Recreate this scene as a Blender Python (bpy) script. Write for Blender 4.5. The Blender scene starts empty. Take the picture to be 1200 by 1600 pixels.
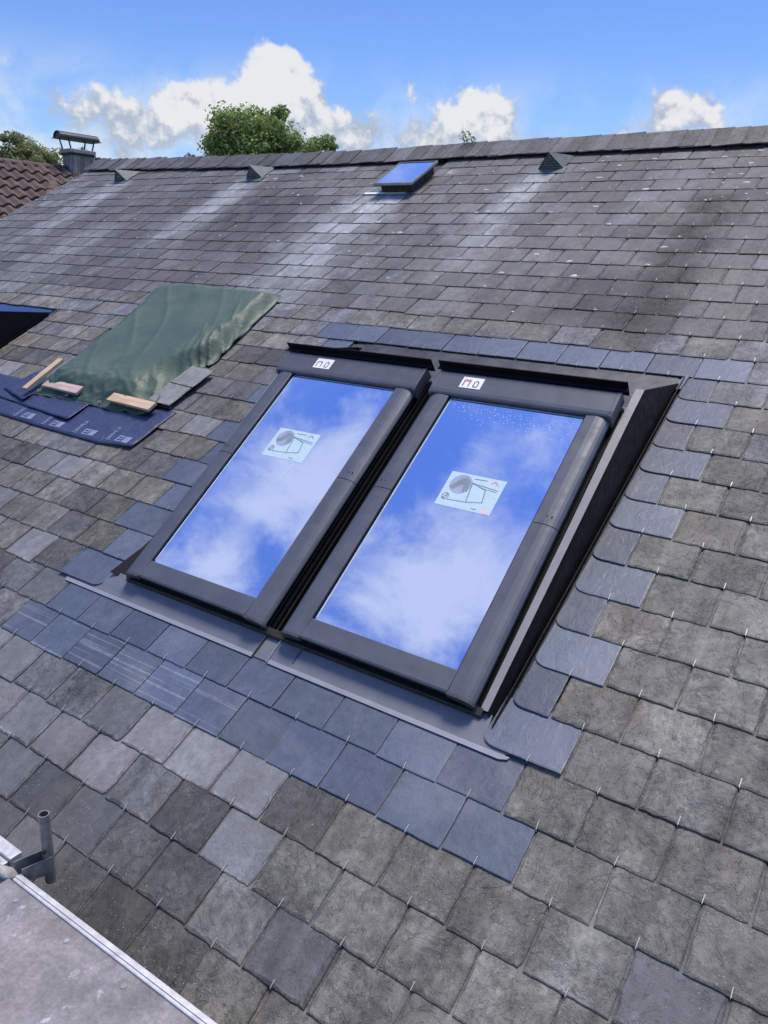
import bpy, math, random
from mathutils import Vector, Matrix, noise as mnoise

# ------------------------------------------------------------------ scene, camera, sky, sun
SC = bpy.context.scene
COL = SC.collection
R = math.radians
PITCH = R(28.0)                       # slope of the slate roof
W, E = 0.215, 0.16645                 # slate width and exposed height (m)
CP, SP = math.cos(PITCH), math.sin(PITCH)

def L(u, v, w=0.0):                   # roof coordinates -> world
    return Vector((u, v * CP - w * SP, v * SP + w * CP))

cam_d = bpy.data.cameras.new('camera')
cam = bpy.data.objects.new('camera', cam_d)
COL.objects.link(cam)
right = Vector((0.82254, 0.56660, 0.03889)); fwd = Vector((-0.53078, 0.79048, -0.30566))
fwd.normalize(); right = (right - fwd * right.dot(fwd)).normalized(); up = right.cross(fwd)
m = Matrix((right, up, -fwd)).transposed().to_4x4()
m.translation = Vector((0.5959, -1.7031, 1.4556))
cam.matrix_world = m
cam_d.sensor_fit = 'VERTICAL'; cam_d.sensor_height = 24.0
cam_d.lens = 24.0 * 1209.0 / 1600.0
cam_d.clip_start = 0.02; cam_d.clip_end = 5000
SC.camera = cam

SUN_DIR = Vector((0.04, 0.26, 0.95)).normalized()      # towards the sun
world = bpy.data.worlds.new('World'); SC.world = world; world.use_nodes = True

sun_d = bpy.data.lights.new('sun', 'SUN')
sun_d.energy = 1.5; sun_d.angle = R(20); sun_d.color = (1.0, 0.89, 0.76)
sun = bpy.data.objects.new('sun', sun_d); COL.objects.link(sun)
sun.rotation_euler = (-SUN_DIR).to_track_quat('-Z', 'Y').to_euler()
sun.location = (0, 6, 18)

vs = SC.view_settings
vs.view_transform = 'Standard'; vs.look = 'None'; vs.gamma = 1.0; vs.use_curve_mapping = False
vs.exposure = 1.6
SC.cycles.use_denoising = True
SC.cycles.max_bounces = 4; SC.cycles.diffuse_bounces = 1; SC.cycles.glossy_bounces = 2
SC.cycles.use_adaptive_sampling = True; SC.cycles.adaptive_threshold = 0.03


class NB:                                               # small node-tree helper
    def __init__(s, tree): s.t = tree; s.n = tree.nodes; s.l = tree.links
    def node(s, typ, **kw):
        n = s.n.new(typ)
        for k, v in kw.items(): setattr(n, k, v)
        return n
    def put(s, sock, v):
        if isinstance(v, bpy.types.NodeSocket): s.l.new(v, sock)
        elif v is not None:
            if isinstance(v, (int, float)) and hasattr(sock.default_value, '__len__'):
                v = [v] * len(sock.default_value)
            if hasattr(sock.default_value, '__len__') and len(sock.default_value) == 4 and len(v) == 3:
                v = (*v, 1.0)
            sock.default_value = v
    def math(s, op, a, b=None, c=None, clamp=False):
        n = s.node('ShaderNodeMath', operation=op, use_clamp=clamp)
        for i, x in enumerate((a, b, c)):
            if x is not None: s.put(n.inputs[i], x)
        return n.outputs[0]
    def vmath(s, op, a, b=None, out=0):
        n = s.node('ShaderNodeVectorMath', operation=op)
        s.put(n.inputs[0], a)
        if b is not None:
            if op == 'SCALE': s.put(n.inputs['Scale'], b)
            else: s.put(n.inputs[1], b)
        return n.outputs['Value'] if op in ('DOT_PRODUCT', 'LENGTH') else n.outputs[0]
    def mix(s, f, a, b, blend='MIX'):
        n = s.node('ShaderNodeMix', data_type='RGBA', blend_type=blend)
        s.put(n.inputs[0], f); s.put(n.inputs[6], a); s.put(n.inputs[7], b)
        return n.outputs[2]
    def step(s, x, lo, hi, o0=0.0, o1=1.0, smooth=True):
        n = s.node('ShaderNodeMapRange', interpolation_type='SMOOTHSTEP' if smooth else 'LINEAR', clamp=True) if not smooth else s.node('ShaderNodeMapRange', interpolation_type='SMOOTHSTEP')
        for k, v in (('Value', x), ('From Min', lo), ('From Max', hi), ('To Min', o0), ('To Max', o1)):
            s.put(n.inputs[k], v)
        return n.outputs[0]
    def noise(s, vec, scale, detail=4.0, rough=0.55, dist=0.0, col=False):
        n = s.node('ShaderNodeTexNoise')
        s.put(n.inputs['Vector'], vec); s.put(n.inputs['Scale'], scale); s.put(n.inputs['Detail'], detail)
        s.put(n.inputs['Roughness'], rough); s.put(n.inputs['Distortion'], dist)
        return n.outputs[1] if col else n.outputs[0]
    def voro(s, vec, scale, feat='F1', rand=1.0):
        n = s.node('ShaderNodeTexVoronoi', feature=feat)
        s.put(n.inputs['Vector'], vec); s.put(n.inputs['Scale'], scale); s.put(n.inputs['Randomness'], rand)
        return n.outputs[0]
    def mapping(s, vec, loc=(0, 0, 0), rot=(0, 0, 0), scale=(1, 1, 1)):
        n = s.node('ShaderNodeMapping')
        s.put(n.inputs[0], vec); n.inputs[1].default_value = loc; n.inputs[2].default_value = rot; n.inputs[3].default_value = scale
        return n.outputs[0]
    def bump(s, h, strength=0.4, dist=0.004, nrm=None):
        n = s.node('ShaderNodeBump')
        n.inputs['Strength'].default_value = strength; n.inputs['Distance'].default_value = dist
        s.put(n.inputs['Height'], h)
        if nrm is not None: s.l.new(nrm, n.inputs['Normal'])
        return n.outputs[0]


# ---- the sky: physical sky with drifting cumulus (positions are directions in the world)
def build_world():
    b = NB(world.node_tree); b.n.clear()
    out = b.node('ShaderNodeOutputWorld'); bg = b.node('ShaderNodeBackground')
    sky = b.node('ShaderNodeTexSky', sky_type='NISHITA')
    sky.sun_disc = False
    sky.sun_elevation = math.asin(SUN_DIR.z)
    sky.sun_rotation = math.atan2(SUN_DIR.x, SUN_DIR.y)
    sky.altitude = 300; sky.air_density = 1.0; sky.dust_density = 0.7; sky.ozone_density = 2.5
    tc = b.node('ShaderNodeTexCoord').outputs['Generated']
    blobs = [(-0.657, 0.723, 0.213, 0.020, 1), (-0.651, 0.735, 0.191, 0.030, 1), (-0.678, 0.713, 0.176, 0.028, 1), (-0.71, 0.683, 0.171, 0.025, 1), (-0.737, 0.657, 0.158, 0.024, 1),
             (-0.637, 0.751, 0.172, 0.030, 1), (-0.61, 0.777, 0.152, 0.027, 1), (-0.588, 0.796, 0.140, 0.022, 1), (-0.715, 0.687, 0.135, 0.040, 1), (-0.659, 0.738, 0.140, 0.040, 1), (-0.757, 0.641, 0.126, 0.024, .9),
             (-0.808, 0.568, 0.158, 0.030, 0.74), (-0.791, 0.594, 0.142, 0.034, 0.74), (-0.775, 0.618, 0.125, 0.028, 0.74), (-0.838, 0.520, 0.168, 0.024, 0.5), (-0.846, 0.521, 0.112, 0.022, 0.6),
             (-0.491, 0.855, 0.166, 0.024, 0.95), (-0.471, 0.868, 0.157, 0.027, 0.95), (-0.515, 0.844, 0.144, 0.030, 0.85), (-0.445, 0.883, 0.145, 0.028, 0.85),
             (-0.273, 0.946, 0.173, 0.022, 1), (-0.247, 0.955, 0.165, 0.023, 1), (-0.292, 0.943, 0.155, 0.017, 0.8), (-0.222, 0.962, 0.157, 0.016, 0.8), (-0.318, 0.936, 0.146, 0.014, 0.6),
             (-0.542, 0.828, 0.140, 0.026, 0.62), (-0.405, 0.905, 0.142, 0.020, 0.6), (-0.545, 0.815, 0.195, 0.012, 0.65), (-0.584, 0.79, 0.189, 0.007, 0.5)]
    blobs += [(-0.348, 0.024, 0.937, 0.062, 0.8), (-0.372, -0.155, 0.915, 0.1075, 0.62), (-0.494, -0.199, 0.846, 0.0827, 0.7), (-0.577, 0.002, 0.816, 0.0496, 0.8), (-0.614, -0.098, 0.783, 0.0703, 0.8), (-0.679, -0.219, 0.701, 0.050, 0.85), (-0.655, -0.120, 0.746, 0.045, 0.5), (-0.445, -0.02, 0.895, 0.0331, 0.5), (-0.554, -0.127, 0.823, 0.0414, 0.5), (-0.431, -0.218, 0.876, 0.0662, 0.7),
              (-0.501, -0.015, 0.865, 0.0414, -0.6), (-0.515, -0.094, 0.852, 0.0455, -0.5), (-0.389, -0.257, 0.884, 0.0414, -0.6), (-0.608, 0.032, 0.793, 0.0414, -0.6), (-0.717, -0.150, 0.680, 0.045, -0.5), (-0.630, -0.185, 0.750, 0.040, -0.5)]
    wn = b.noise(tc, 20.0, 3.0, 0.6, col=True)
    warp = b.vmath('SCALE', b.vmath('SUBTRACT', wn, (0.5, 0.5, 0.5)), 0.075)
    d = b.vmath('NORMALIZE', b.vmath('ADD', tc, warp))
    acc = None
    for (x, y, z, r, w) in blobs:
        c = Vector((x, y, z)).normalized()
        dp = b.vmath('DOT_PRODUCT', d, tuple(c))
        k = 2.0 / (r * r)
        e = b.math('EXPONENT', b.math('MULTIPLY_ADD', dp, k, -k))
        acc = b.math('MULTIPLY', e, w) if acc is None else b.math('MULTIPLY_ADD', e, w, acc)
    z = b.node('ShaderNodeSeparateXYZ'); b.l.new(tc, z.inputs[0]); z = z.outputs['Z']
    fine = b.noise(tc, 30.0, 5.0, 0.68)
    mid_n = b.noise(b.mapping(tc, loc=(0.3, 2.2, 1.4)), 9.5, 6.0, 0.62, 0.4)
    broad = b.noise(b.mapping(tc, loc=(3.1, 1.7, 0.4)), 2.6, 3.0, 0.55, 0.3)
    high = b.step(z, 0.25, 0.7)
    accs = b.math('MINIMUM', acc, 1.25)
    f = b.math('MULTIPLY_ADD', b.math('SUBTRACT', fine, 0.5), b.step(high, 0, 1, 1.9, 0.4), accs)
    f = b.math('ADD', f, b.math('MULTIPLY', b.math('SUBTRACT', broad, 0.56), b.step(high, 0, 1, 1.0, 2.0)))
    f = b.math('MULTIPLY_ADD', b.math('MULTIPLY', b.math('SUBTRACT', mid_n, 0.5), high), 2.7, f)
    lo = b.step(high, 0, 1, 0.26, -0.42); hi = b.step(high, 0, 1, 0.92, 1.10)
    n = b.node('ShaderNodeMapRange', interpolation_type='SMOOTHSTEP')
    for k, v in (('Value', f), ('From Min', lo), ('From Max', hi), ('To Min', 0.0), ('To Max', 0.97)): b.put(n.inputs[k], v)
    mask = b.math('MAXIMUM', n.outputs[0], b.math('MULTIPLY', high, b.step(broad, 0.3, 0.7, 0.0, 0.12)))
    # cloud tone: sunlit tops, blue-grey undersides
    fineb = b.noise(b.mapping(tc, loc=(0.004, 0.0, 0.013)), 30.0, 3.0, 0.6)
    shade = b.math('MULTIPLY_ADD', b.math('SUBTRACT', fine, fineb), 1.5, mid_n)
    s2 = b.math('ADD', b.math('MULTIPLY', shade, 1.2), b.math('MULTIPLY', b.step(z, 0.11, 0.21), 0.5))
    bright = b.step(b.math('MULTIPLY_ADD', b.math('SUBTRACT', accs, 0.8), 0.55, s2), 0.66, 1.16)
    ccol = b.mix(bright, (2.5, 2.9, 3.6), (4.75, 4.75, 4.85))
    ccol = b.mix(high, ccol, (3.6, 3.85, 5.3))
    clear = b.mix(1.0, sky.outputs[0], b.mix(b.step(z, 0.10, 0.36), (0.58, 0.72, 0.95), b.mix(high, (0.46, 0.60, 0.94), (0.50, 0.70, 1.26))), 'MULTIPLY')
    bank = b.math('MULTIPLY', b.step(z, 0.10, 0.235, 1.0, 0.0), b.step(mid_n, 0.36, 0.62, 0.05, 0.95))   # pale bank low on the horizon
    clear = b.mix(bank, clear, (4.0, 4.4, 5.0))
    col = b.mix(mask, clear, ccol)
    b.l.new(col, bg.inputs[0]); bg.inputs[1].default_value = 0.058
    b.l.new(bg.outputs[0], out.inputs[0])
build_world()
world.cycles.sampling_method = 'NONE'      # smooth sky: plain hemisphere sampling is enough

# ------------------------------------------------------------------ helpers
def tag(o, label=None, cat=None, group=None, kind=None):
    if label: o['label'] = label
    if cat: o['category'] = cat
    if group: o['group'] = group
    if kind: o['kind'] = kind
    return o

def empty(name, loc=(0, 0, 0), rot=(0, 0, 0), parent=None):
    o = bpy.data.objects.new(name, None); o.empty_display_size = 0.1
    COL.objects.link(o); o.location = loc; o.rotation_euler = rot; o.parent = parent
    return o

def roof_empty(name, u, v, w=0.0, tilt=0.0):
    return empty(name, L(u, v, w), (PITCH + tilt, 0, 0))

class MB:
    def __init__(s): s.v = []; s.f = []; s.c = []
    def add(s, vs, fs, col=None):
        n = len(s.v); s.v += [tuple(x) for x in vs]; s.f += [tuple(i + n for i in f) for f in fs]
        if col is not None: s.c += [col] * len(vs) if not isinstance(col, list) else col
        return s
    def box(s, x0, x1, y0, y1, z0, z1):
        return s.add([(x0, y0, z0), (x1, y0, z0), (x1, y1, z0), (x0, y1, z0), (x0, y0, z1), (x1, y0, z1), (x1, y1, z1), (x0, y1, z1)],
                     [(3, 2, 1, 0), (4, 5, 6, 7), (0, 1, 5, 4), (1, 2, 6, 5), (2, 3, 7, 6), (3, 0, 4, 7)])
    def prism(s, poly, axis, a0, a1):
        """poly: 2-D points (ccw); axis 'x': points are (y,z) swept along x; 'y': (x,z); 'z': (x,y)"""
        n = len(poly)
        def P(p, a): return {'x': (a, p[0], p[1]), 'y': (p[0], a, p[1]), 'z': (p[0], p[1], a)}[axis]
        vs = [P(p, a0) for p in poly] + [P(p, a1) for p in poly]
        fs = [tuple(range(n)), tuple(range(2 * n - 1, n - 1, -1))]
        fs += [(i, i + n, (i + 1) % n + n, (i + 1) % n) for i in range(n)]
        return s.add(vs, fs)
    def sheet(s, top, th):
        """closed thin sheet from an outline of 3-D points, thickness th along local z"""
        n = len(top)
        vs = [tuple(p) for p in top] + [(p[0], p[1], p[2] - th) for p in top]
        fs = [tuple(range(n)), tuple(range(2 * n - 1, n - 1, -1))]
        fs += [(i, i + n, (i + 1) % n + n, (i + 1) % n) for i in range(n)]
        return s.add(vs, fs)
    def tube(s, pts, r, n=8, cap=True):
        pts = [Vector(p) for p in pts]; vs = []; fs = []
        rr = r if isinstance(r, (list, tuple)) else [r] * len(pts)
        for i, p in enumerate(pts):
            d = (pts[min(i + 1, len(pts) - 1)] - pts[max(i - 1, 0)]).normalized()
            a = d.orthogonal().normalized(); c = d.cross(a)
            for k in range(n):
                t = 2 * math.pi * k / n
                vs.append(p + (a * math.cos(t) + c * math.sin(t)) * rr[i])
        for i in range(len(pts) - 1):
            for k in range(n):
                k2 = (k + 1) % n
                fs.append((i * n + k, i * n + k2, (i + 1) * n + k2, (i + 1) * n + k))
        if cap:
            fs.append(tuple(range(n - 1, -1, -1))); q = (len(pts) - 1) * n; fs.append(tuple(range(q, q + n)))
        return s.add(vs, fs)
    def stroke(s, p0, p1, wd, z):
        a = Vector(p0); c = Vector(p1); d = (c - a)
        if d.length < 1e-6: return s
        d.normalize(); nrm = Vector((-d.y, d.x)) * wd / 2
        return s.add([(*(a - nrm), z), (*(c - nrm), z), (*(c + nrm), z), (*(a + nrm), z)], [(0, 1, 2, 3)])
    def build(s, name, mat, parent=None, loc=None, rot=None, smooth=False, bevel=0.0, seg=2, recalc=True):
        me = bpy.data.meshes.new(name); me.from_pydata(s.v, [], s.f)
        if s.c:
            at = me.color_attributes.new('tint', 'FLOAT_COLOR', 'POINT')
            at.data.foreach_set('color', [x for c in s.c for x in c])
        if recalc:
            import bmesh
            bm = bmesh.new(); bm.from_mesh(me); bmesh.ops.recalc_face_normals(bm, faces=bm.faces); bm.to_mesh(me); bm.free()
        me.materials.append(mat)
        if smooth: me.polygons.foreach_set('use_smooth', [True] * len(me.polygons))
        o = bpy.data.objects.new(name, me); COL.objects.link(o)
        if parent: o.parent = parent
        if loc is not None: o.location = loc
        if rot is not None: o.rotation_euler = rot
        if bevel:
            md = o.modifiers.new('bevel', 'BEVEL'); md.width = bevel; md.segments = seg; md.limit_method = 'ANGLE'; md.angle_limit = R(35)
            md.harden_normals = False
        return o

# ------------------------------------------------------------------ materials
def new_mat(name):
    mt = bpy.data.materials.new(name); mt.use_nodes = True
    b = NB(mt.node_tree); p = b.n['Principled BSDF']
    return mt, b, p

def pset(b, p, **kw):
    names = dict(col='Base Color', rough='Roughness', metal='Metallic', spec='Specular IOR Level', ior='IOR', nrm='Normal', coat='Coat Weight', coatr='Coat Roughness')
    for k, v in kw.items(): b.put(p.inputs[names[k]], v)

def roof_vec(b):                                   # position on the roof slope: x along the ridge, y up the slope
    g = b.node('ShaderNodeNewGeometry').outputs['Position']
    return b.mapping(g, rot=(-PITCH, 0, 0))

def simple(name, col, rough=0.5, metal=0.0, var=0.12, scale=20.0, bump=0.0, bscale=120.0, spec=0.5):
    mt, b, p = new_mat(name)
    g = b.node('ShaderNodeNewGeometry').outputs['Position']
    n1 = b.noise(g, scale, 5.0, 0.6)
    f = b.step(n1, 0.25, 0.75, 1.0 - var, 1.0 + var)
    c = b.vmath('SCALE', (col[0], col[1], col[2]), f)
    pset(b, p, col=c, metal=metal, spec=spec)
    pset(b, p, rough=b.step(b.noise(g, scale * 2.3, 4.0), 0.3, 0.7, max(rough - 0.08, 0.03), min(rough + 0.08, 1)))
    if bump: pset(b, p, nrm=b.bump(b.noise(g, bscale, 4.0), bump, 0.002))
    return mt

def slate_material(name, new=False):
    mt, b, p = new_mat(name)
    v = roof_vec(b)
    at = b.node('ShaderNodeAttribute', attribute_name='tint')
    tint, edge = at.outputs['Color'], at.outputs['Alpha']
    if not new:
        mott = b.step(edge, 0.0, 0.5, smooth=False); edge = b.step(edge, 0.55, 1.0)
    blotch = b.noise(v, 7.0, 6.0, 0.62, 0.6)
    mid = b.noise(v, 38.0, 6.0, 0.65, 0.4)
    fine = b.noise(v, 210.0, 4.0, 0.6)
    drip = b.noise(b.mapping(v, scale=(16.0, 1.6, 1.0)), 1.0, 5.0, 0.6)
    amt = 0.10 if new else 0.36
    f = b.math('MULTIPLY', b.step(blotch, 0.25, 0.75, 1 - amt, 1 + amt), b.step(mid, 0.25, 0.75, 1 - amt, 1 + amt * 1.1))
    if not new:
        f = b.math('MULTIPLY', f, b.step(drip, 0.3, 0.7, 0.78, 1.16))
        f = b.math('ADD', 1.0, b.math('MULTIPLY', b.math('SUBTRACT', f, 1.0), b.step(mott, 0.0, 1.0, 0.35, 1.15)))
    c = b.vmath('SCALE', tint, f)
    if not new:
        # olive and tan algae film
        bw = b.node('ShaderNodeRGBToBW'); b.l.new(tint, bw.inputs[0]); notblack = b.step(bw.outputs[0], 0.025, 0.075)     # stains stay free of film and crust
        alg = b.step(b.noise(b.mapping(v, loc=(7, 3, 0)), 4.2, 5.0, 0.6, 0.5), 0.50, 0.72)
        c = b.mix(b.math('MULTIPLY', b.math('MULTIPLY', alg, notblack), 0.40), c, b.mix(fine, (0.085, 0.083, 0.055), (0.15, 0.135, 0.10)))
        # pale lichen crust in patches, strongest on the dressed edges
        cr = b.step(b.noise(b.mapping(v, loc=(1, 9, 0)), 26.0, 8.0, 0.72, 0.8), 0.50, 0.62)
        cr = b.math('MULTIPLY', cr, b.step(b.noise(b.mapping(v, loc=(4, 4, 0)), 5.5, 4.0, 0.6), 0.42, 0.60))
        cr = b.math('MULTIPLY', cr, b.step(fine, 0.38, 0.58, 0.25, 1.0)); cr = b.math('MULTIPLY', b.math('MULTIPLY', cr, notblack), b.step(mott, 0.0, 1.0, 0.15, 1.3))
        c = b.mix(b.math('MULTIPLY', cr, 0.62), c, b.vmath('SCALE', b.mix(0.5, c, (0.30, 0.30, 0.285)), 1.15))
        c = b.mix(b.math('MULTIPLY', b.math('MULTIPLY', edge, 0.85), b.step(mid, 0.30, 0.60)), c, (0.048, 0.049, 0.041))
        # tiny pale specks
        sp = b.step(b.voro(v, 95.0), 0.10, 0.17, 1.0, 0.0)
        sp = b.math('MULTIPLY', sp, b.step(b.noise(b.mapping(v, loc=(2, 2, 2)), 11.0, 3.0), 0.48, 0.62))
        c = b.mix(b.math('MULTIPLY', sp, 0.75), c, (0.40, 0.40, 0.37))
        c = b.vmath('SCALE', c, b.step(b.noise(v, 420.0, 3.0, 0.7), 0.3, 0.7, 0.84, 1.16))
        rough = b.step(mid, 0.3, 0.7, 0.46, 0.72)
        # cleavage: stepped flakes
        fl = b.math('MULTIPLY', b.noise(b.mapping(v, scale=(1.0, 0.75, 1.0), loc=(5, 1, 0)), 6.5, 7.0, 0.66, 0.7), 9.0)
        fr = b.math('FRACT', fl); flake = b.math('ADD', b.math('FLOOR', fl), b.step(fr, 0.0, 0.10))
        c = b.vmath('SCALE', c, b.step(fr, 0.0, 0.12, 0.86, 1.0))
        h = b.math('ADD', b.math('MULTIPLY', b.noise(b.mapping(v, scale=(1.0, 0.7, 1)), 30.0, 7.0, 0.68, 1.2), 0.7), b.math('MULTIPLY', fine, 0.25))
        h = b.math('ADD', h, b.math('MULTIPLY', flake, 0.22))
        h = b.math('MULTIPLY', b.math('ADD', h, b.math('MULTIPLY', cr, 0.3)), b.step(mott, 0.0, 1.0, 0.35, 1.1))
        pset(b, p, nrm=b.bump(h, 0.8, 0.008))
    else:
        sc = b.step(b.noise(b.mapping(v, scale=(1.0, 2.2, 1.0), rot=(0, 0, 0.5)), 60.0, 6.0, 0.75, 0.8), 0.64, 0.74)
        sc = b.math('MULTIPLY', sc, b.step(b.noise(v, 9.0, 3.0), 0.45, 0.62))
        c = b.mix(b.math('MULTIPLY', sc, 0.6), c, (0.42, 0.44, 0.48)); c = b.vmath('SCALE', c, b.step(fine, 0.3, 0.7, 0.88, 1.12))
        c = b.mix(b.step(b.noise(b.mapping(v, loc=(3, 1, 0)), 3.2, 6.0, 0.65, 0.5), 0.46, 0.72, 0.0, 0.35), c, (0.20, 0.21, 0.235))
        # dusty saw lines on the slates whose tint alpha asks for them
        rnd = b.node('ShaderNodeObjectInfo').outputs['Random']
        sh = b.node('ShaderNodeCombineXYZ'); b.l.new(rnd, sh.inputs[1])
        ln = b.noise(b.mapping(b.vmath('ADD', v, sh.outputs[0]), scale=(0.7, 85.0, 1.0), rot=(0, 0, R(-2.0))), 1.0, 2.0, 0.5)
        ln = b.math('MULTIPLY', b.step(ln, 0.55, 0.62), b.step(edge, 1.4, 1.6))
        ln = b.math('MULTIPLY', ln, b.step(mid, 0.25, 0.6, 0.35, 1.0))
        c = b.mix(b.math('MULTIPLY', ln, 0.30), c, (0.38, 0.41, 0.46))
        rough = b.step(mid, 0.3, 0.7, 0.38, 0.55)
        h = b.math('ADD', b.noise(b.mapping(v, scale=(1.0, 0.6, 1)), 22.0, 6.0, 0.6, 0.8), b.math('MULTIPLY', fine, 0.15))
        pset(b, p, nrm=b.bump(h, 0.5, 0.005))
    pset(b, p, col=c, rough=rough, spec=0.3)
    return mt

M = {}
M['slate'] = slate_material('weathered_slate')
M['new_slate'] = slate_material('fresh_slate', True)
M['deck'] = simple('roofing_deck', (0.05, 0.045, 0.04), 0.8)
M['steel'] = simple('bright_wire', (0.46, 0.455, 0.44), 0.4, 0.25, 0.1, 60)
M['lichen'] = simple('pale_lichen', (0.55, 0.55, 0.53), 0.9, 0, 0.2, 150, 0.5, 300)
M['alu'] = simple('grey_brown_aluminium', (0.088, 0.099, 0.119), 0.5, 0.2, 0.12, 9, 0.03, 400)
M['alu_dark'] = simple('charcoal_aluminium', (0.070, 0.071, 0.074), 0.45, 0.3, 0.06, 25, 0.03, 300)
M['flash'] = simple('blue_grey_sheet_metal', (0.158, 0.170, 0.192), 0.5, 0.2, 0.06, 12, 0.05, 60)
M['flash_lip'] = simple('pale_sheet_metal_lip', (0.27, 0.285, 0.31), 0.5, 0.2, 0.06, 12)
M['black'] = simple('black_coated_metal', (0.006, 0.0065, 0.008), 0.55, 0.0, 0.2, 14, 0.03, 60, spec=0.18)
M['rubber'] = simple('black_rubber', (0.008, 0.008, 0.009), 0.6)
M['ledge'] = simple('ledge_sheet_metal', (0.235, 0.238, 0.24), 0.5, 0.1, 0.08, 20)
M['gasket'] = simple('grey_black_gasket', (0.030, 0.030, 0.032), 0.4)
M['white'] = simple('white_label', (0.82, 0.82, 0.80), 0.5, 0, 0.02)
M['ink'] = simple('dark_ink', (0.05, 0.05, 0.055), 0.6)
M['red'] = simple('red_ink', (0.65, 0.22, 0.20), 0.6)
M['pink'] = simple('pink_ink', (0.80, 0.45, 0.58), 0.6)
M['paper'] = simple('pale_green_paper', (0.50, 0.65, 0.69), 0.35, 0, 0.04, 40)
M['paper_ink'] = simple('grey_green_ink', (0.20, 0.27, 0.29), 0.5)
M['paper_shade'] = simple('lavender_ink', (0.33, 0.37, 0.50), 0.5)
M['verge'] = simple('grey_verge_mortar', (0.115, 0.113, 0.105), 0.9, 0, 0.4, 14, 0.5, 60)
M['stone_mortar'] = simple('mortar', (0.22, 0.21, 0.19), 0.9, 0, 0.3, 8, 0.4, 60)

def glass_mat():
    mt, b, p = new_mat('coated_window_glass')
    g = b.node('ShaderNodeNewGeometry').outputs['Position']
    dust = b.step(b.noise(g, 9.0, 6.0, 0.7), 0.45, 0.75)
    pset(b, p, col=(0.80, 0.88, 0.99), metal=1.0, rough=b.math('MULTIPLY', dust, 0.03))
    n = b.bump(b.noise(g, 1.6, 2.0), 0.03, 0.01); pset(b, p, nrm=n)
    return mt
M['glass'] = glass_mat()
M['glass_edge'] = simple('pale_glass_edge', (0.42, 0.50, 0.62), 0.9, spec=0.1)

def tarp_mat():
    mt, b, p = new_mat('green_tarpaulin')
    v = roof_vec(b)
    n = b.noise(v, 5.0, 6.0, 0.6, 0.6); weave = b.voro(v, 380.0)
    c = b.mix(b.step(n, 0.3, 0.7), (0.048, 0.088, 0.060), (0.070, 0.110, 0.078))
    scuff = b.step(b.noise(b.mapping(v, scale=(1, 2, 1), rot=(0, 0, 0.6)), 28.0, 6.0, 0.7, 0.5), 0.60, 0.74)
    c = b.mix(b.math('MULTIPLY', scuff, 0.16), c, (0.20, 0.25, 0.21))
    rd = b.math('ABSOLUTE', b.math('SUBTRACT', b.noise(b.mapping(v, scale=(1.5, 1, 1), rot=(0, 0, 0.6), loc=(2, 5, 0)), 7.0, 5.0, 0.6, 0.6), 0.5))
    crease = b.step(rd, 0.0, 0.035, 1.0, 0.0)
    h = b.math('ADD', b.noise(b.mapping(v, scale=(1.6, 1, 1), rot=(0, 0, 0.7)), 14.0, 6.0, 0.6, 1.4), b.math('MULTIPLY', weave, 0.03))
    h = b.math('ADD', h, b.math('MULTIPLY', crease, 0.45))
    pset(b, p, col=c, rough=b.step(n, 0.3, 0.7, 0.50, 0.62), spec=0.5, nrm=b.bump(h, 0.22, 0.012))
    return mt
M['tarp'] = tarp_mat()

def membrane_mat():
    mt, b, p = new_mat('navy_underlay')
    v = roof_vec(b)
    n = b.noise(v, 6.0, 5.0); fi = b.voro(v, 260.0)
    c = b.mix(n, (0.024, 0.036, 0.090), (0.042, 0.058, 0.130))
    pset(b, p, col=c, rough=0.5, spec=0.5, nrm=b.bump(b.math('ADD', b.noise(v, 16.0, 5.0, 0.6, 0.8), b.math('MULTIPLY', fi, 0.05)), 0.6, 0.016))
    return mt
M['membrane'] = membrane_mat()
M['print'] = simple('pale_print', (0.19, 0.23, 0.34), 0.6, 0, 0.2, 90)

def wood_mat(name, c0, c1):
    mt, b, p = new_mat(name)
    o = b.node('ShaderNodeTexCoord').outputs['Object']
    g = b.noise(b.mapping(o, scale=(5, 70, 40)), 1.0, 6.0, 0.6, 0.8)
    kn = b.step(b.voro(b.mapping(o, scale=(9, 22, 9)), 1.0), 0.10, 0.22, 1.0, 0.0)
    c = b.mix(b.step(g, 0.3, 0.7), c0, c1); c = b.mix(b.math('MULTIPLY', kn, 0.6), c, (0.20, 0.11, 0.06))
    pset(b, p, col=c, rough=0.75, nrm=b.bump(g, 0.4, 0.002)); return mt
M['wood'] = wood_mat('fresh_pine', (0.42, 0.30, 0.19), (0.62, 0.47, 0.32))
M['wood_pink'] = wood_mat('stained_pine', (0.36, 0.25, 0.22), (0.55, 0.42, 0.37))

def ply_mat():
    mt, b, p = new_mat('scaffold_plywood')
    g = b.node('ShaderNodeNewGeometry').outputs['Position']
    n = b.noise(g, 7.0, 7.0, 0.65, 0.5); f = b.noise(g, 90.0, 5.0, 0.7)
    c = b.mix(b.step(n, 0.3, 0.7), (0.125, 0.120, 0.124), (0.245, 0.236, 0.240))
    c = b.mix(b.math('MULTIPLY', b.step(b.noise(g, 3.0, 3.0), 0.5, 0.7), 0.5), c, (0.16, 0.14, 0.125))
    c = b.vmath('SCALE', c, b.step(f, 0.3, 0.7, 0.8, 1.2))
    sc = b.math('MULTIPLY', b.step(b.noise(g, 22.0, 7.0, 0.72, 0.4), 0.56, 0.70), b.step(b.noise(g, 4.5, 2.0), 0.44, 0.60))
    c = b.mix(b.math('MULTIPLY', sc, 0.8), c, (0.52, 0.51, 0.54))
    pset(b, p, col=c, rough=0.65, nrm=b.bump(b.math('ADD', n, b.math('MULTIPLY', f, 0.3)), 0.35, 0.004)); return mt
M['ply'] = ply_mat()
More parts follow.
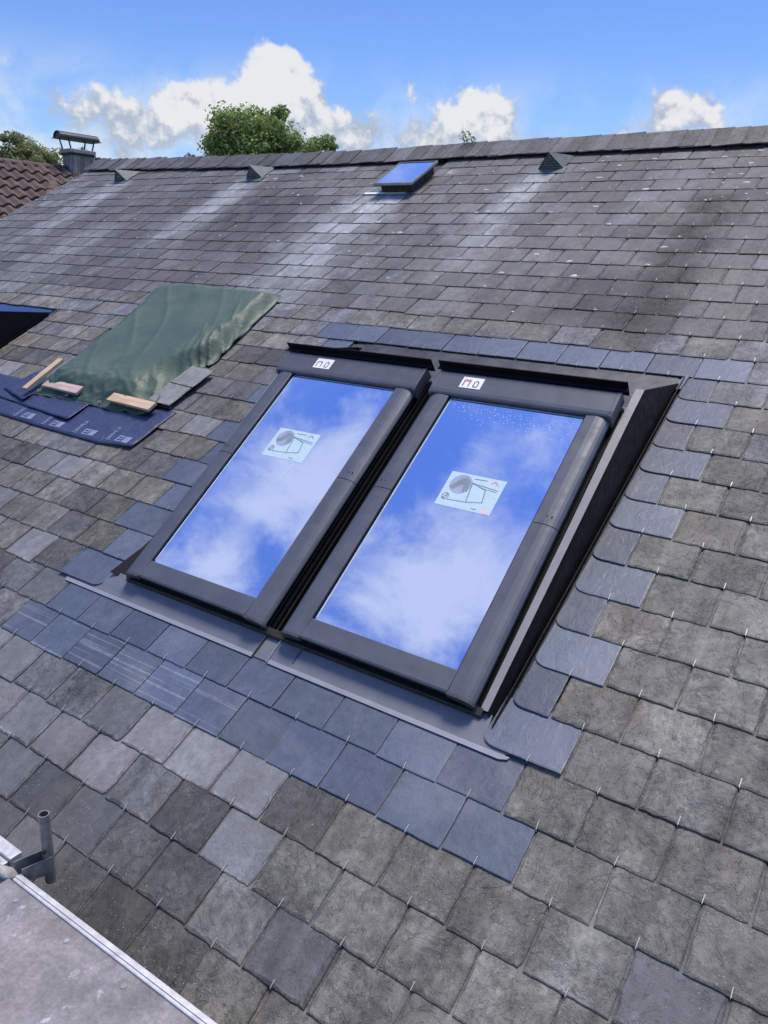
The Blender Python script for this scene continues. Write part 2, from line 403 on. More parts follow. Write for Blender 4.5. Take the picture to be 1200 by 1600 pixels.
M['galv'] = simple('galvanised_steel', (0.34, 0.35, 0.36), 0.45, 0.7, 0.3, 22, 0.15, 120)
M['galv_dull'] = simple('dull_galvanised_steel', (0.23, 0.23, 0.22), 0.55, 0.6, 0.35, 26, 0.3, 140)
M['alu_bright'] = simple('mill_aluminium', (0.48, 0.49, 0.49), 0.5, 0.2, 0.2, 30, 0.08, 200)
M['cement'] = simple('cement_splash', (0.36, 0.35, 0.33), 0.9, 0, 0.45, 40, 0.7, 120)
M['zinc'] = simple('weathered_zinc', (0.115, 0.142, 0.140), 0.6, 0.1, 0.2, 18, 0.1, 80)
M['zinc_pale'] = simple('pale_zinc', (0.36, 0.40, 0.40), 0.5, 0.2, 0.25, 22)
M['mesh_dark'] = simple('vent_grille', (0.035, 0.045, 0.045), 0.6, 0.2)
M['curb'] = simple('rough_tarred_curb', (0.045, 0.04, 0.034), 0.85, 0, 0.4, 40, 0.6, 90)

def tile_mat():
    mt, b, p = new_mat('red_brown_clay')
    g = b.node('ShaderNodeNewGeometry').outputs['Position']
    oi = b.node('ShaderNodeObjectInfo').outputs['Random']
    c = b.mix(oi, (0.062, 0.041, 0.034), (0.108, 0.066, 0.053))
    c = b.vmath('SCALE', c, b.step(b.noise(g, 6.0, 5.0), 0.3, 0.7, 0.75, 1.25))
    li = b.step(b.noise(g, 14.0, 6.0, 0.7), 0.60, 0.70)
    c = b.mix(b.math('MULTIPLY', li, 0.6), c, (0.32, 0.32, 0.27))
    pset(b, p, col=c, rough=0.8); return mt
M['tile'] = tile_mat()

def render_mat():
    mt, b, p = new_mat('stained_chimney_render')
    g = b.node('ShaderNodeNewGeometry').outputs['Position']
    s = b.noise(b.mapping(g, scale=(7, 7, 0.9)), 1.0, 5.0, 0.65)
    c = b.mix(b.step(s, 0.35, 0.66), (0.13, 0.110, 0.092), (0.42, 0.37, 0.32))
    c = b.mix(b.step(b.noise(g, 18.0, 5.0), 0.5, 0.7, 0, 0.5), c, (0.16, 0.155, 0.13))
    pset(b, p, col=c, rough=0.9, nrm=b.bump(b.noise(g, 30.0, 5.0), 0.4, 0.01)); return mt
M['render'] = render_mat()
M['wall'] = simple('cream_render', (0.48, 0.45, 0.40), 0.9, 0, 0.08, 3, 0.2, 60)
M['bark'] = simple('grey_brown_bark', (0.075, 0.06, 0.045), 0.9, 0, 0.3, 8, 0.6, 30)

def leaf_mat(name, c0, c1):
    mt, b, p = new_mat(name)
    at = b.node('ShaderNodeAttribute', attribute_name='tint')
    sx = b.node('ShaderNodeSeparateColor'); b.l.new(at.outputs['Color'], sx.inputs[0])
    c = b.mix(sx.outputs[0], c0, c1)
    pset(b, p, col=c, rough=0.55, spec=0.35)
    tr = b.node('ShaderNodeBsdfTranslucent'); b.l.new(c, tr.inputs[0])
    mx = b.node('ShaderNodeMixShader'); mx.inputs[0].default_value = 0.42
    b.l.new(p.outputs[0], mx.inputs[1]); b.l.new(tr.outputs[0], mx.inputs[2])
    b.l.new(mx.outputs[0], b.n['Material Output'].inputs[0]); return mt
M['leaf'] = leaf_mat('green_leaves', (0.135, 0.205, 0.055), (0.34, 0.45, 0.15))
M['leaf_olive'] = leaf_mat('olive_leaves', (0.15, 0.18, 0.065), (0.36, 0.39, 0.19))
M['leaf_blue'] = leaf_mat('blue_green_leaves', (0.050, 0.075, 0.050), (0.12, 0.155, 0.11))

def ground_mat():
    mt, b, p = new_mat('garden_grass')
    g = b.node('ShaderNodeNewGeometry').outputs['Position']
    c = b.mix(b.step(b.noise(g, 0.3, 8.0, 0.6), 0.35, 0.65), (0.045, 0.07, 0.022), (0.085, 0.10, 0.04))
    pset(b, p, col=c, rough=0.95); return mt
M['ground'] = ground_mat()

# ------------------------------------------------------------------ ground
GZ = -3.6
tag(MB().add([(-900, -900, GZ), (900, -900, GZ), (900, 900, GZ), (-900, 900, GZ)], [(0, 1, 2, 3)]).build('ground', M['ground']), kind='structure')

# ------------------------------------------------------------------ the slate-roofed house
UL, UR = -7.83, 4.6                   # verges
V0, V1 = -8 * E, 5.0                  # eave and ridge on the slope
ridge_pts = [(-8.2, 4.99), (-7.579, 4.965), (-5.997, 4.873), (-4.643, 4.818), (-3.549, 4.815), (-2.632, 4.84), (-1.831, 4.849), (-1.128, 4.845), (-0.534, 4.855), (5.0, 4.86)]
def ridge_v(u):
    for (a, va), (c, vc) in zip(ridge_pts, ridge_pts[1:]):
        if a <= u <= c: return va + (vc - va) * (u - a) / (c - a)
    return 4.86

house = empty('slate_roofed_house', (-1.6, 3.0, GZ))
tag(house, 'house under a grey weathered slate roof with ridge, filling the picture', 'house')
HOFF = -Vector(house.location)
eave = L(0, V0); apex = L(0, V1)
roof = MB()
roof.prism([(V0 - 0.02, -0.035), (V1, -0.035), (V1, -0.003), (V0 - 0.02, -0.003)], 'x', UL + 0.03, UR)
roof = roof.build('roof', M['deck'], house, HOFF, (PITCH, 0, 0))
bk = MB(); BYE = 2 * apex.y - eave.y
bk.prism([(apex.y, apex.z + 0.0), (apex.y, apex.z - 0.04), (BYE, eave.z - 0.04), (BYE, eave.z)], 'x', UL + 0.03, UR)
bk.build('back_slope', M['deck'], house, HOFF)
wl = MB(); yw0, yw1 = eave.y + 0.30, BYE - 0.30
zt = lambda y: eave.z + (min(y, 2 * apex.y - y) - eave.y) * math.tan(PITCH) - 0.06
for x0, x1 in ((UL + 0.12, UL + 0.36), (UR - 0.36, UR - 0.12)):
    wl.prism([(yw0, GZ), (yw1, GZ), (yw1, zt(yw1)), (apex.y, zt(apex.y)), (yw0, zt(yw0))], 'x', x0, x1)
wl.box(UL + 0.36, UR - 0.36, yw0, yw0 + 0.24, GZ, zt(yw0)); wl.box(UL + 0.36, UR - 0.36, yw1 - 0.24, yw1, GZ, zt(yw0))
wl.build('wall', M['wall'], house, HOFF)
# mortared verge along the far gable
vg = MB(); rng = random.Random(5)
vv = V0
prev = None
vs_, fs_ = [], []
nseg = 70
for k in range(nseg + 1):
    q = V0 + (V1 - V0) * k / nseg
    a = rng.uniform(-0.012, 0.012); h = rng.uniform(0.004, 0.014)
    vs_ += [(UL - 0.035 + a, q, -0.06), (UL - 0.035 + a, q, h), (UL + 0.05 + a, q, h + 0.006), (UL + 0.05, q, -0.03)]
    if k:
        o = 4 * k
        for j in range(4): fs_.append((o - 4 + j, o + j, o + (j + 1) % 4, o - 4 + (j + 1) % 4))
vg.add(vs_, fs_).build('verge', M['verge'], house, HOFF, (PITCH, 0, 0))

# ---- slates
SL = 2.35 * E
LIGHT = ((-1.9, 0.24, 4.5, 2.4, 0.8), (-3.12, 0.32, 4.25, 1.4, 1.0), (-4.85, 0.30, 4.5, 3.0, 0.85), (-6.85, 0.34, 4.6, 2.8, 0.85), (-5.9, 0.3, 3.6, 2.0, 0.35), (-2.55, .2, 3.6, 2.5, .3))
DARK = ((-0.59, 0.21, 4.10, 2.2, 1.0), (-2.45, 0.2, 3.6, 2.4, 0.45), (-4.1, 0.45, 4.2, 3.0, 0.5), (-0.95, .3, 3.1, 2.25, .6), (-0.3, .25, 4.7, 3.6, .35), (-1.3, .3, 4.75, 3.9, .35), (-5.5, .25, 4.4, 3.4, .3))
def smooth(x, a, c):
    x = min(max((x - a) / (c - a), 0), 1); return x * x * (3 - 2 * x)
def stain(c, u, v, kk=1.0):
    """zinc run-off (pale) below vents and hatch, damp dark streaks: wear with its own shape down the slope"""
    w = 0.35 * (mnoise.noise(Vector((u * 3, v * 0.8, 0.5)))) * .5
    for (uc, hw, v0, v1, k) in LIGHT:
        a = (1 - smooth(abs(u + w - uc), hw * .3, hw)) * smooth(v, v1 - .3, v0 - .3) * (1 - smooth(v, v0, v0 + .06)) * min(k * kk, 1)
        c = tuple(c[i] * (1 - a) + (0.33, 0.355, 0.36)[i] * a for i in range(3))
    for (uc, hw, v0, v1, k) in DARK:
        a = (1 - smooth(abs(u + w * .4 - uc), hw * .5, hw)) * smooth(v, v1 - .15, v1 + .5) * (1 - smooth(v, v0 - .1, v0 + .1)) * min(k * (.6 + .4 * kk), 1)
        c = tuple(c[i] * (1 - a) + (0.012, 0.012, 0.013)[i] * a for i in range(3))
    return c

def slate_geo(rng, x0, x1, t, Lh, detail, tint, cl=0.0, cr=0.0, chip=1.0, mark=False, at=None, mott=0.6):
    """one slate: tail edge on y=0, body up +y; dressed (spalled) edges; returns verts, faces, colours"""
    out = []
    def jag(s=1.0): return rng.uniform(-1, 1) * 0.0015 * s * chip
    nt = 10 if detail else 3
    if cl > 0:
        for k in range(5):
            a = math.pi + (math.pi / 2) * k / 4
            out.append((x0 + cl + cl * math.cos(a), cl * 0.72 + cl * 0.72 * math.sin(a), 0))
        out = out
    else: out.append((x0 + rng.uniform(0, .004) * chip, jag(), 1))
    xa = x0 + (cl if cl else 0.0); xb = x1 - (cr if cr else 0.0)
    for k in range(1, nt):
        f = k / nt
        out.append((xa + (xb - xa) * f, jag(1.2), 1))
    if detail and chip > 0.8 and rng.random() < 0.22:        # a broken corner
        out.append((xb - rng.uniform(.006, .014), jag(), 1)); out.append((xb - .003, rng.uniform(.008, .018), 1))
    elif cr > 0:
        for k in range(5):
            a = -math.pi / 2 + (math.pi / 2) * k / 4
            out.append((x1 - cr + cr * math.cos(a), cr * 0.8 + cr * 0.8 * math.sin(a), 0))
    else: out.append((x1 - rng.uniform(0, .004) * chip, jag(), 1))
    ns = 6 if detail else 1
    for k in range(1, ns + 1): out.append((x1 + jag(0.9), max(cr, .02) + (E * 1.12 - max(cr, .02)) * k / ns, 2))
    out.append((x1, Lh, 3)); out.append((x0, Lh, 3))
    for k in range(ns, 0, -1): out.append((x0 + jag(0.9), max(cl, .02) + (E * 1.12 - max(cl, .02)) * k / ns, 4))
    n = len(out); cx = (x0 + x1) / 2
    inner = []
    big = rng.uniform(0.004, 0.016) * chip
    for (x, y, kind) in out:
        d = (rng.uniform(0.002, 0.009) + (big * rng.random() if kind in (1, 2) else 0)) * max(chip, .35)
        d = min(d, 0.015)
        if kind == 1 and abs(x - cx) > (x1 - x0) * 0.42: d = min(d, 0.006)
        if kind == 3: d = 0.004
        ix = x + (d if x < cx - (x1 - x0) * 0.42 else -d if x > cx + (x1 - x0) * 0.42 else 0)
        iy = y + (d if y < E * 0.5 and kind in (0, 1) else (-d if kind == 3 else 0))
        inner.append((ix, iy))
    vs = [(x, y, 0.0) for x, y, k in out] + [(x, y, t * (0.85 if chip < .6 else 0.6)) for x, y, k in out] + [(x, y, t) for x, y in inner]
    fs = [tuple(range(n - 1, -1, -1)), tuple(range(2 * n, 3 * n))]
    for i in range(n):
        j = (i + 1) % n
        fs.append((i, j, j + n, i + n)); fs.append((i + n, j + n, j + 2 * n, i + 2 * n))
    ea, ib = (2.0, 2.0) if mark else (1.0, mott * 0.5)
    if at is None: cs = [(*tint, ea)] * (2 * n) + [(*tint, ib)] * n
    else:
        kk = rng.uniform(0.45, 1.2); pc = [stain(tint, at[0] + q[0], at[1] + q[1], kk) for q in vs]
        cs = [(*q, ea) for q in pc[:2 * n]] + [(*q, ib) for q in pc[2 * n:]]
    return vs, fs, cs

def tint_at(u, v, rng):
    """slate colour by place on the roof; returns (tint, roughness of its crust 0..1)"""
    top = (0.114, 0.112, 0.108); blue = (0.126, 0.131, 0.136); taupe = (0.146, 0.144, 0.125); pale = (0.186, 0.192, 0.198); dark = (0.088, 0.088, 0.086)
    k = rng.random(); m = rng.uniform(0.45, 0.9)
    if v > 2.35:
        c = top; s = rng.uniform(0.82, 1.16); m = rng.uniform(.2, .6)
        if k < 0.12: c = pale; s *= 0.74
        elif k > 0.9: c = dark
    elif u > -0.6 or v > 1.9:
        c = taupe; s = rng.uniform(0.84, 1.16); m = rng.uniform(.6, 1.0)
        if v < -0.1 and k < .2: c = tuple(q * .9 for q in blue); m = .4
        if v > 1.5 and k < .35: c = pale; s *= .85
    elif v < 0.05:
        a = min(max((u + 1.5) / 1.3, 0), 1)
        c = tuple(blue[i] * (1 - a) + taupe[i] * a for i in range(3)); s = rng.uniform(0.82, 1.12)
        if k < 0.52 * (1 - a) and v < -0.3: c = pale; m = rng.uniform(0, .25); s = rng.uniform(.82, 1.06)
        elif k < 0.42: c = dark; m = .5
        elif k < .6: m = .2
    else:
        c = taupe if k < 0.45 else blue; s = rng.uniform(0.70, 1.16)
        if k > .8: c = pale; m = .2
        elif k > .7: c = dark
    s *= rng.uniform(0.90, 1.10) * (1 + 0.30 * mnoise.noise(Vector((u * 1.1, v * 0.9, 3.3))))
    if v < -0.58 and u < -0.70: s *= 0.68                       # darker slates by the scaffold
    j = rng.uniform(-0.02, 0.02)
    return (c[0] * s * (1 + j), c[1] * s, c[2] * s * (1 - j)), m

NEWT = (0.082, 0.103, 0.144)
def new_tint(rng):
    s = rng.uniform(0.78, 1.2); return (NEWT[0] * s, NEWT[1] * s * rng.uniform(.98, 1.02), NEWT[2] * s * rng.uniform(.96, 1.05))

KL, KR = -2.075, -0.243               # outer edges of the twin window kit (side gutters)
KIT3 = -4.63                          # the next window kit along the roof
slots = []                            # (r, u0, u1, kind, cl, cr)
for r in range(-8, 30):
    off = 0.0 if r % 2 == 0 else 0.5
    v = r * E
    for k in range(-40, 24):
        ic = k + off
        u0, u1 = (ic - 0.5) * W, (ic + 0.5) * W
        if u1 < UL + 0.02 or u0 > UR: continue
        u0 = max(u0, UL + 0.01); u1 = min(u1, UR)
        if u1 - u0 < 0.03: continue
        uc = (u0 + u1) / 2
        kind = 'old'; cl = cr = 0.0
        if v > ridge_v(uc) - 0.005: continue
        # bands of replacement slates round the twin windows
        if r == 0 and -10.6 < ic < -0.6: kind = 'new'
        if r == -1 and -10.7 < ic < -0.4: kind = 'mark' if ic < -5.2 else 'new'
        if r == 13 and -10.7 < ic < 0: kind = 'new'
        if 1 <= r <= 12:
            if u0 < KR + 0.03 and u1 > KL - 0.09:         # touches the kit: one wider cut slate per course instead
                if r % 2 == 0 and abs(ic + 1) < .01: u0 = KR + 0.004; kind = 'new'; cl = 0.042
                elif r % 2 and abs(ic + .5) < .01: u0 = KR + 0.004 if r > 1 else -0.262; kind = 'new'; cl = 0.045
                elif r % 2 == 0 and abs(ic + 10) < .01: u1 = KL - 0.004; kind = 'new'
                elif r % 2 and abs(ic + 10.5) < .01: u1 = KL - 0.004; kind = 'new'; cr = 0.05 if r == 1 else 0.0
                else: continue
        # kit of the next window to the left
        if 1 <= r <= 12 and u0 < KR + KIT3 and u1 > KL + KIT3:
            if u1 > KR + KIT3 + 0.03 and uc > -5.8: u0 = KR + KIT3 + 0.004
            elif u0 < KL + KIT3 - 0.03 and uc < -5.8: u1 = KL + KIT3 - 0.004
            else: continue
        # stripped patch: tarpaulin and bare underlay
        if 6 <= r <= 7 and -4.75 < uc < -2.76: continue
        if 8 <= r <= 14 and -4.0 < uc < -2.98: continue
        # hatch near the ridge
        if 25 <= r <= 28 and u0 < -2.90 and u1 > -3.20:
            if r == 25 and False: pass
            if uc < -3.10 and u0 < -3.24: u1 = min(u1, -3.20)
            elif uc > -2.96 and u1 > -2.87: u0 = max(u0, -2.90)
            else: continue
        if u1 - u0 < 0.025: continue
        slots.append((r, ic, u0, u1, kind, cl, cr))

camp = Vector((0.5959, -0.8199, 2.0848))                      # camera in roof coordinates
def view(u, v):                                               # rough picture position, only to rank by size
    P = L(u, v) - cam.matrix_world.translation
    x, y, z = P.dot(right), P.dot(up), P.dot(fwd)
    return (600 + 1209 * x / z, 800 - 1209 * y / z, z) if z > 0.1 else (9e9, 9e9, 1)
rank = []
for idx, (r, ic, u0, u1, kind, cl, cr) in enumerate(slots):
    x, y, z = view((u0 + u1) / 2, (r + 0.5) * E)
    inside = -60 < x < 1260 and 150 < y < 1660
    hidden = (y > 1300 + (x + 60) * 0.75 + 90 and x < 420)
    P = Vector(((u0 + u1) / 2, r * E, 0)) - camp
    rank.append(((u1 - u0) * -P.z * -1 / P.length ** 3 if inside and not hidden else 0.0, idx))
rank = [(-abs(a), i) for a, i in rank]; rank.sort()
old_sorted = [i for a, i in rank if a < 0 and slots[i][4] == 'old']
big = set(old_sorted[:300])
field = MB(); hooks = MB()
rs = random.Random(77)
TH = 0.0054
for idx, (r, ic, u0, u1, kind, cl, cr) in enumerate(slots):
    rng = random.Random(idx * 131 + 7)
    uc, v = (u0 + u1) / 2, r * E
    hw = (u1 - u0) / 2 - (0.0022 if kind != 'old' else 0.0024)
    t = TH * rng.uniform(0.8, 1.2)
    ang = -math.atan2(2.35 * TH, SL) + R(rng.gauss(0, 0.12))
    zt_ = 2.35 * TH + rng.uniform(0, 0.0016)
    Lh = SL
    if r == 1 and kind == 'new':                 # cut short over the apron ends
        zt_ += 0.009; Lh = E * 1.12; ang = -math.atan2(zt_ - 0.004, Lh)
    rz = R(rng.gauss(0, 0.35 if kind == 'old' else 0.2)); dv = rng.gauss(0, 0.0022)
    new = kind != 'old'
    if not new and rng.random() < 0.022: rz += R(rng.choice((-1, 1)) * rng.uniform(1.2, 3.2)); dv -= rng.uniform(0.002, 0.014)      # slipped slate
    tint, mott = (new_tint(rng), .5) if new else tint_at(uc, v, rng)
    if new and 1 <= r <= 12 and uc > -1.2:
        s = 1.12 if r % 2 else 0.86
        tint = tuple(c * s for c in tint)
    vis = view(uc, v); far = vis[2] > 4.6
    part = new or idx in big
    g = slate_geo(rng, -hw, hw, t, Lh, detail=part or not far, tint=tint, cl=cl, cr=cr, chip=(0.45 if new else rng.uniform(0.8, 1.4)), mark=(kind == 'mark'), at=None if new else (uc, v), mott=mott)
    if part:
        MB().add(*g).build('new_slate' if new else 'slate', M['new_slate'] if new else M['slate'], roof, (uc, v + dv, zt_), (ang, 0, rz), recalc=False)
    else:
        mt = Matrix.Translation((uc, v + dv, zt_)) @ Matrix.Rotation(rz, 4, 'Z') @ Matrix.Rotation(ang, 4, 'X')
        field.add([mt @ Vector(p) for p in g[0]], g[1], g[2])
    # wire hook holding the tail
    if abs(uc - ic * W) < 0.03 and vis[2] < 11:
        hx = ic * W + rng.uniform(-.004, .004); lean = rng.uniform(-.003, .003); ln = rng.uniform(.018, .024)
        hooks.tube([(hx, v + dv + 0.002, zt_ - 0.006), (hx, v + dv - 0.0035, zt_ - 0.002), (hx + lean * .3, v + dv - 0.003, zt_ + t + 0.002), (hx + lean, v + dv + ln, zt_ + t + 0.0035)], 0.0015, 4)
if field.v:
    tag(field.build('slate_field', M['slate'], roof, recalc=False), kind='stuff')
tag(hooks.build('slate_hooks', M['steel'], roof), kind='stuff')

# ---- ridge slates laid across the apex, overlapping towards the left
rng = random.Random(11)
u = UR
while u > UL + 0.05:
    step = rng.uniform(0.095, 0.115) if u > -3.2 else rng.uniform(0.11, 0.26)
    wdt = max(step + 0.09, 0.2)
    rv = ridge_v(u - step / 2)
    t0, _ = tint_at(u, 3.0, rng); s = rng.uniform(0.66, 0.95); t0 = tuple(c * s for c in t0)
    Lr = 0.245 + rng.uniform(-.006, .006)
    g = slate_geo(rng, -wdt / 2, wdt / 2, 0.008, Lr, True, t0, chip=1.0)
    dlift = 0.0
    o = MB().add(*g).build('ridge_slate', M['slate'], roof, (u - step / 2, rv - 0.035 + rng.gauss(0, .004), 0.034 + rng.uniform(0, .004)), (R(5.0), R(-2.4) + R(rng.gauss(0, .4)), R(rng.gauss(0, 0.7))), recalc=False)
    u -= step
rb = MB()
pts = [(UL - 0.01, ridge_v(UL)), (-6.0, 4.873), (-4.64, 4.818), (-3.55, 4.815), (-2.63, 4.84), (-1.83, 4.849), (-0.53, 4.855), (UR, 4.86)]
vs_, fs_ = [], []
for k, (uu, q) in enumerate(pts):
    vs_ += [(uu, q + 0.03, 0.0), (uu, q + 0.03, 0.024), (uu, q + 0.195, 0.045), (uu, q + 0.40, -0.10), (uu, q + 0.40, -0.14)]
    if k:
        o = 5 * k
        for j in range(5): fs_.append((o - 5 + j, o + j, o + (j + 1) % 5, o - 5 + (j + 1) % 5))
rb.add(vs_, fs_).build('ridge_bedding', M['stone_mortar'], roof)

# ---- lichen and moss crumbs on the upper slates
rng = random.Random(3); lic = MB()
spots = []
for k in range(110):
    spots.append((rng.uniform(-7.6, 0.3), rng.uniform(2.5, 4.8), rng.uniform(0.003, 0.011)))
for k in range(36):
    spots.append((rng.uniform(-5.5, 0.2), rng.uniform(4.2, 4.82), rng.uniform(0.006, 0.017)))
for k in range(46):
    spots.append((rng.uniform(-3.6, 0.2), rng.uniform(2.9, 4.8), rng.uniform(0.006, 0.018)))
for k in range(420):                                         # crust along the far verge
    spots.append((UL + abs(rng.gauss(0, 0.10)), rng.uniform(1.5, 4.9), rng.uniform(0.003, 0.010)))
for (su, sv, sr) in spots:
    if -3.4 < su < -2.8 and sv > 4.1: continue
    r_ = math.floor(sv / E); sv = r_ * E + rng.choice((0.008, 0.02, 0.06, 0.1)); z0 = 0.0185 - (sv - r_ * E) * 0.034
    n = 7; ring = []; ex = rng.uniform(1.0, 2.2)
    for j in range(n):
        a = 2 * math.pi * j / n; q = sr * rng.uniform(0.6, 1.2)
        ring.append((su + math.cos(a) * q * ex, sv + math.sin(a) * q * 0.8, z0))
    vs_ = ring + [(su + (p[0] - su) * .55, sv + (p[1] - sv) * .55, z0 + sr * 0.18) for p in ring]
    lic.add(vs_, [(j, (j + 1) % n, n + (j + 1) % n, n + j) for j in range(n)] + [tuple(range(n, 2 * n))])
tag(lic.build('lichen', M['lichen'], roof, recalc=False), kind='stuff')

# ------------------------------------------------------------------ roof windows and their flashing
TILT = R(10); VB, HB = 0.235, 0.09

def arc(cx, cz, r, a0, a1, n):
    return [(cx + r * math.cos(R(a0 + (a1 - a0) * k / n)), cz + r * math.sin(R(a0 + (a1 - a0) * k / n))) for k in range(n + 1)]

def roof_window(uc, label, sticker_red, papers=True, mark_shift=(0.0, 0.0), group='roof windows in grey metal frames'):
    """local frame: x across, y up the window, z out of the pane plane (z=0 is the top of the metal covers)"""
    t = roof_empty('roof_window', uc, VB, HB, TILT)
    tag(t, label, 'window', group)
    H = 0.3945; LEN = 1.36
    # outer frame: dark stepped box
    f = MB()
    for x0, x1 in ((-H - 0.004, -H + 0.05), (H - 0.05, H + 0.004)): f.box(x0, x1, 0.03, LEN - 0.02, -0.105, -0.066)
    f.box(-H + 0.004, H - 0.004, -0.006, 0.03, -0.105, -0.052); f.box(-H + 0.004, H - 0.004, LEN - 0.05, LEN - 0.02, -0.105, -0.03)
    f.box(-H + 0.012, H - 0.012, 0.0, 0.03, -0.052, -0.044)
    f.build('frame', M['black'], t, bevel=0.0015)
    lg = MB(); lg.box(-H - 0.002, H + 0.002, -0.016, 0.012, -0.072, -0.066); lg.box(-H - 0.002, H + 0.002, -0.016, -0.012, -0.10, -0.072)
    lg.build('sill_ledge', M['alu_dark'], t)
    # sash body under the covers, with gaskets along its flanks
    s = MB()
    for sx in (-1, 1):
        a, c = sorted((sx * (H - 0.022), sx * (H - 0.095)))
        s.box(a, c, 0.018, LEN - 0.03, -0.06, -0.012)
    s.box(-H + 0.095, H - 0.095, 0.012, 0.09, -0.05, -0.018); s.box(-H + 0.095, H - 0.095, 1.235, LEN - 0.03, -0.05, -0.018)
    s.build('sash', M['black'], t)
    gk = MB()
    for sx in (-1, 1):
        for xx, zz in ((H - 0.012, -0.052), (H + 0.006, -0.078)):
            gk.tube([(sx * xx, 0.01, zz), (sx * xx, LEN - 0.04, zz)], 0.004, 6)
    gk.build('gasket', M['gasket'], t)
    # rounded side covers, an upper and a lower length on each side
    for sx in (-1, 1):
        prof = [(H - 0.096, -0.014), (H - 0.096, -0.004), (H - 0.092, -0.001), (H - 0.055, 0.0005), (H - 0.038, -0.0012), (H - 0.023, -0.0050), (H - 0.0125, -0.0105), (H - 0.0055, -0.0175), (H - 0.003, -0.022), (H - 0.003, -0.027), (H - 0.008, -0.027), (H - 0.010, -0.022)]
        if sx < 0: prof = [(-x, z) for x, z in prof][::-1]
        for y0, y1 in ((0.016, 0.696), (0.699, 1.268)):
            o = MB().prism(prof, 'y', y0, y1).build('side_cover', M['alu'], t, bevel=0.0)
        cap = [(H - 0.098, -0.022), (H - 0.095, 0.001), (H - 0.053, 0.0022), (H - 0.036, 0.0), (H - 0.019, -0.0050), (H - 0.007, -0.0135), (H - 0.001, -0.024), (H - 0.001, -0.060), (H - 0.022, -0.060), (H - 0.034, -0.034), (H - 0.070, -0.030)]
        if sx < 0: cap = [(-x, z) for x, z in cap][::-1]
        MB().prism(cap, 'y', 0.006, 0.016).build('end_cap', M['alu_dark'], t)
        rv = MB()
        for k in range(2): rv.tube([(sx * (H - 0.035 - 0.018 * k), 0.735, -0.002), (sx * (H - 0.035 - 0.018 * k), 0.735, 0.0035)], 0.0022, 8)
        rv.build('rivets', M['ink'], t)
    # bottom cover: flat plate with a turned-down nose
    MB().prism([(0.012, -0.030), (0.016, -0.030), (0.017, -0.006), (0.093, -0.009), (0.095, -0.014), (0.096, -0.009), (0.094, -0.0055), (0.020, -0.0025), (0.013, -0.005)], 'x', -H + 0.097, H - 0.097).build('bottom_cover', M['alu'], t)
    # top cover: higher hood with a rounded front
    prof = [(1.226, -0.014), (1.222, -0.002), (1.224, 0.003), (1.231, 0.0062), (1.246, 0.0085), (1.336, 0.0105), (1.347, 0.007), (1.35, -0.02), (1.345, -0.02)]
    hood = MB().prism(prof, 'x', -H + 0.012, H - 0.012).build('top_cover', M['alu'], t)
    for sx in (-1, 1):
        a, c = sorted((sx * (H - 0.012), sx * (H + 0.004)))
        MB().prism([(1.215, -0.05), (1.217, -0.002), (1.224, 0.005), (1.246, 0.0098), (1.337, 0.0120), (1.350, 0.007), (1.355, -0.05)], 'x', a, c).build('hood_cap', M['alu'], t, bevel=0.002)
    fl = MB(); fl.box(-H - 0.02, H + 0.018, 1.372, 1.376, -0.03, 0.040); fl.box(-H - 0.02, H + 0.018, 1.35, 1.374, 0.010, 0.013)
    fl.build('top_flange', M['black'], t)
    # glazing: black edge seal, pane, pale spacer bar
    gx, gy0, gy1 = H - 0.100, 0.096, 1.228
    MB().box(-gx - 0.004, gx + 0.004, gy0 - 0.004, gy1 + 0.004, -0.040, -0.0195).build('edge_seal', M['rubber'], t)
    pane = MB().box(-gx + 0.003, gx - 0.003, gy0 + 0.002, gy1 - 0.003, -0.0195, -0.0150).build('pane', M['glass'], t)
    sp = MB(); sp.box(-gx + 0.004, -gx + 0.010, gy0 + 0.01, gy1 - 0.01, -0.0149, -0.0144); sp.box(-gx + 0.014, gx - 0.006, gy1 - 0.013, gy1 - 0.010, -0.0149, -0.0144)
    sp.build('spacer_bar', M['glass_edge'], pane)
    # label stuck on the hood
    lx, ly = (-0.196, 1.264) if not sticker_red else (-0.27, 1.264)
    zl = 0.0090
    st = MB().box(lx, lx + 0.098, ly, ly + 0.062, zl - 0.004, zl + 0.0016).build('sticker', M['white'], hood)
    sk = MB(); Z = zl + 0.0022
    for a, c in (((.014, .008), (.014, .040)), ((.040, .008), (.040, .040)), ((.062, .010), (.062, .036)), ((.080, .010), (.080, .036)), ((.062, .010), (.080, .010)), ((.062, .036), (.072, .044)), ((.072, .044), (.080, .036))):
        sk.stroke((lx + a[0], ly + a[1]), (lx + c[0], ly + c[1]), 0.0045, Z)
    if not sticker_red: sk.stroke((lx + .014, ly + .040), (lx + .040, ly + .040), 0.005, Z)
    sk.build('symbol', M['ink'], hood, recalc=False)
    if sticker_red:
        MB().stroke((lx + .010, ly + .042), (lx + .045, ly + .042), 0.012, Z + .0002).build('red_symbol', M['red'], hood, recalc=False)
    if papers:
        px, py = papers; pw, ph = 0.232, 0.163; Z = -0.0149
        sheet = MB().box(px, px + pw, py, py + ph, Z, Z + 0.0007).build('leaflet', M['paper'], pane)
        sheet['label'] = 'pale green instruction leaflet with line drawings'
        Z += 0.0010
        k = MB(); cx, cy, rr = px + .062, py + .110, .046
        k.add([(cx + rr * math.cos(2 * math.pi * j / 20), cy + rr * math.sin(2 * math.pi * j / 20), Z) for j in range(20)], [tuple(range(20))])
        k.build('drawing_circle', M['paper_shade'], pane, recalc=False)
        k = MB(); Z2 = Z + 0.0003
        hand = [(-.040, -.018), (-.024, -.030), (.012, .004), (.020, -.034), (.026, -.034), (.026, -.006), (.032, -.030), (.038, -.026), (.036, .020), (.016, .034), (-.006, .024)]
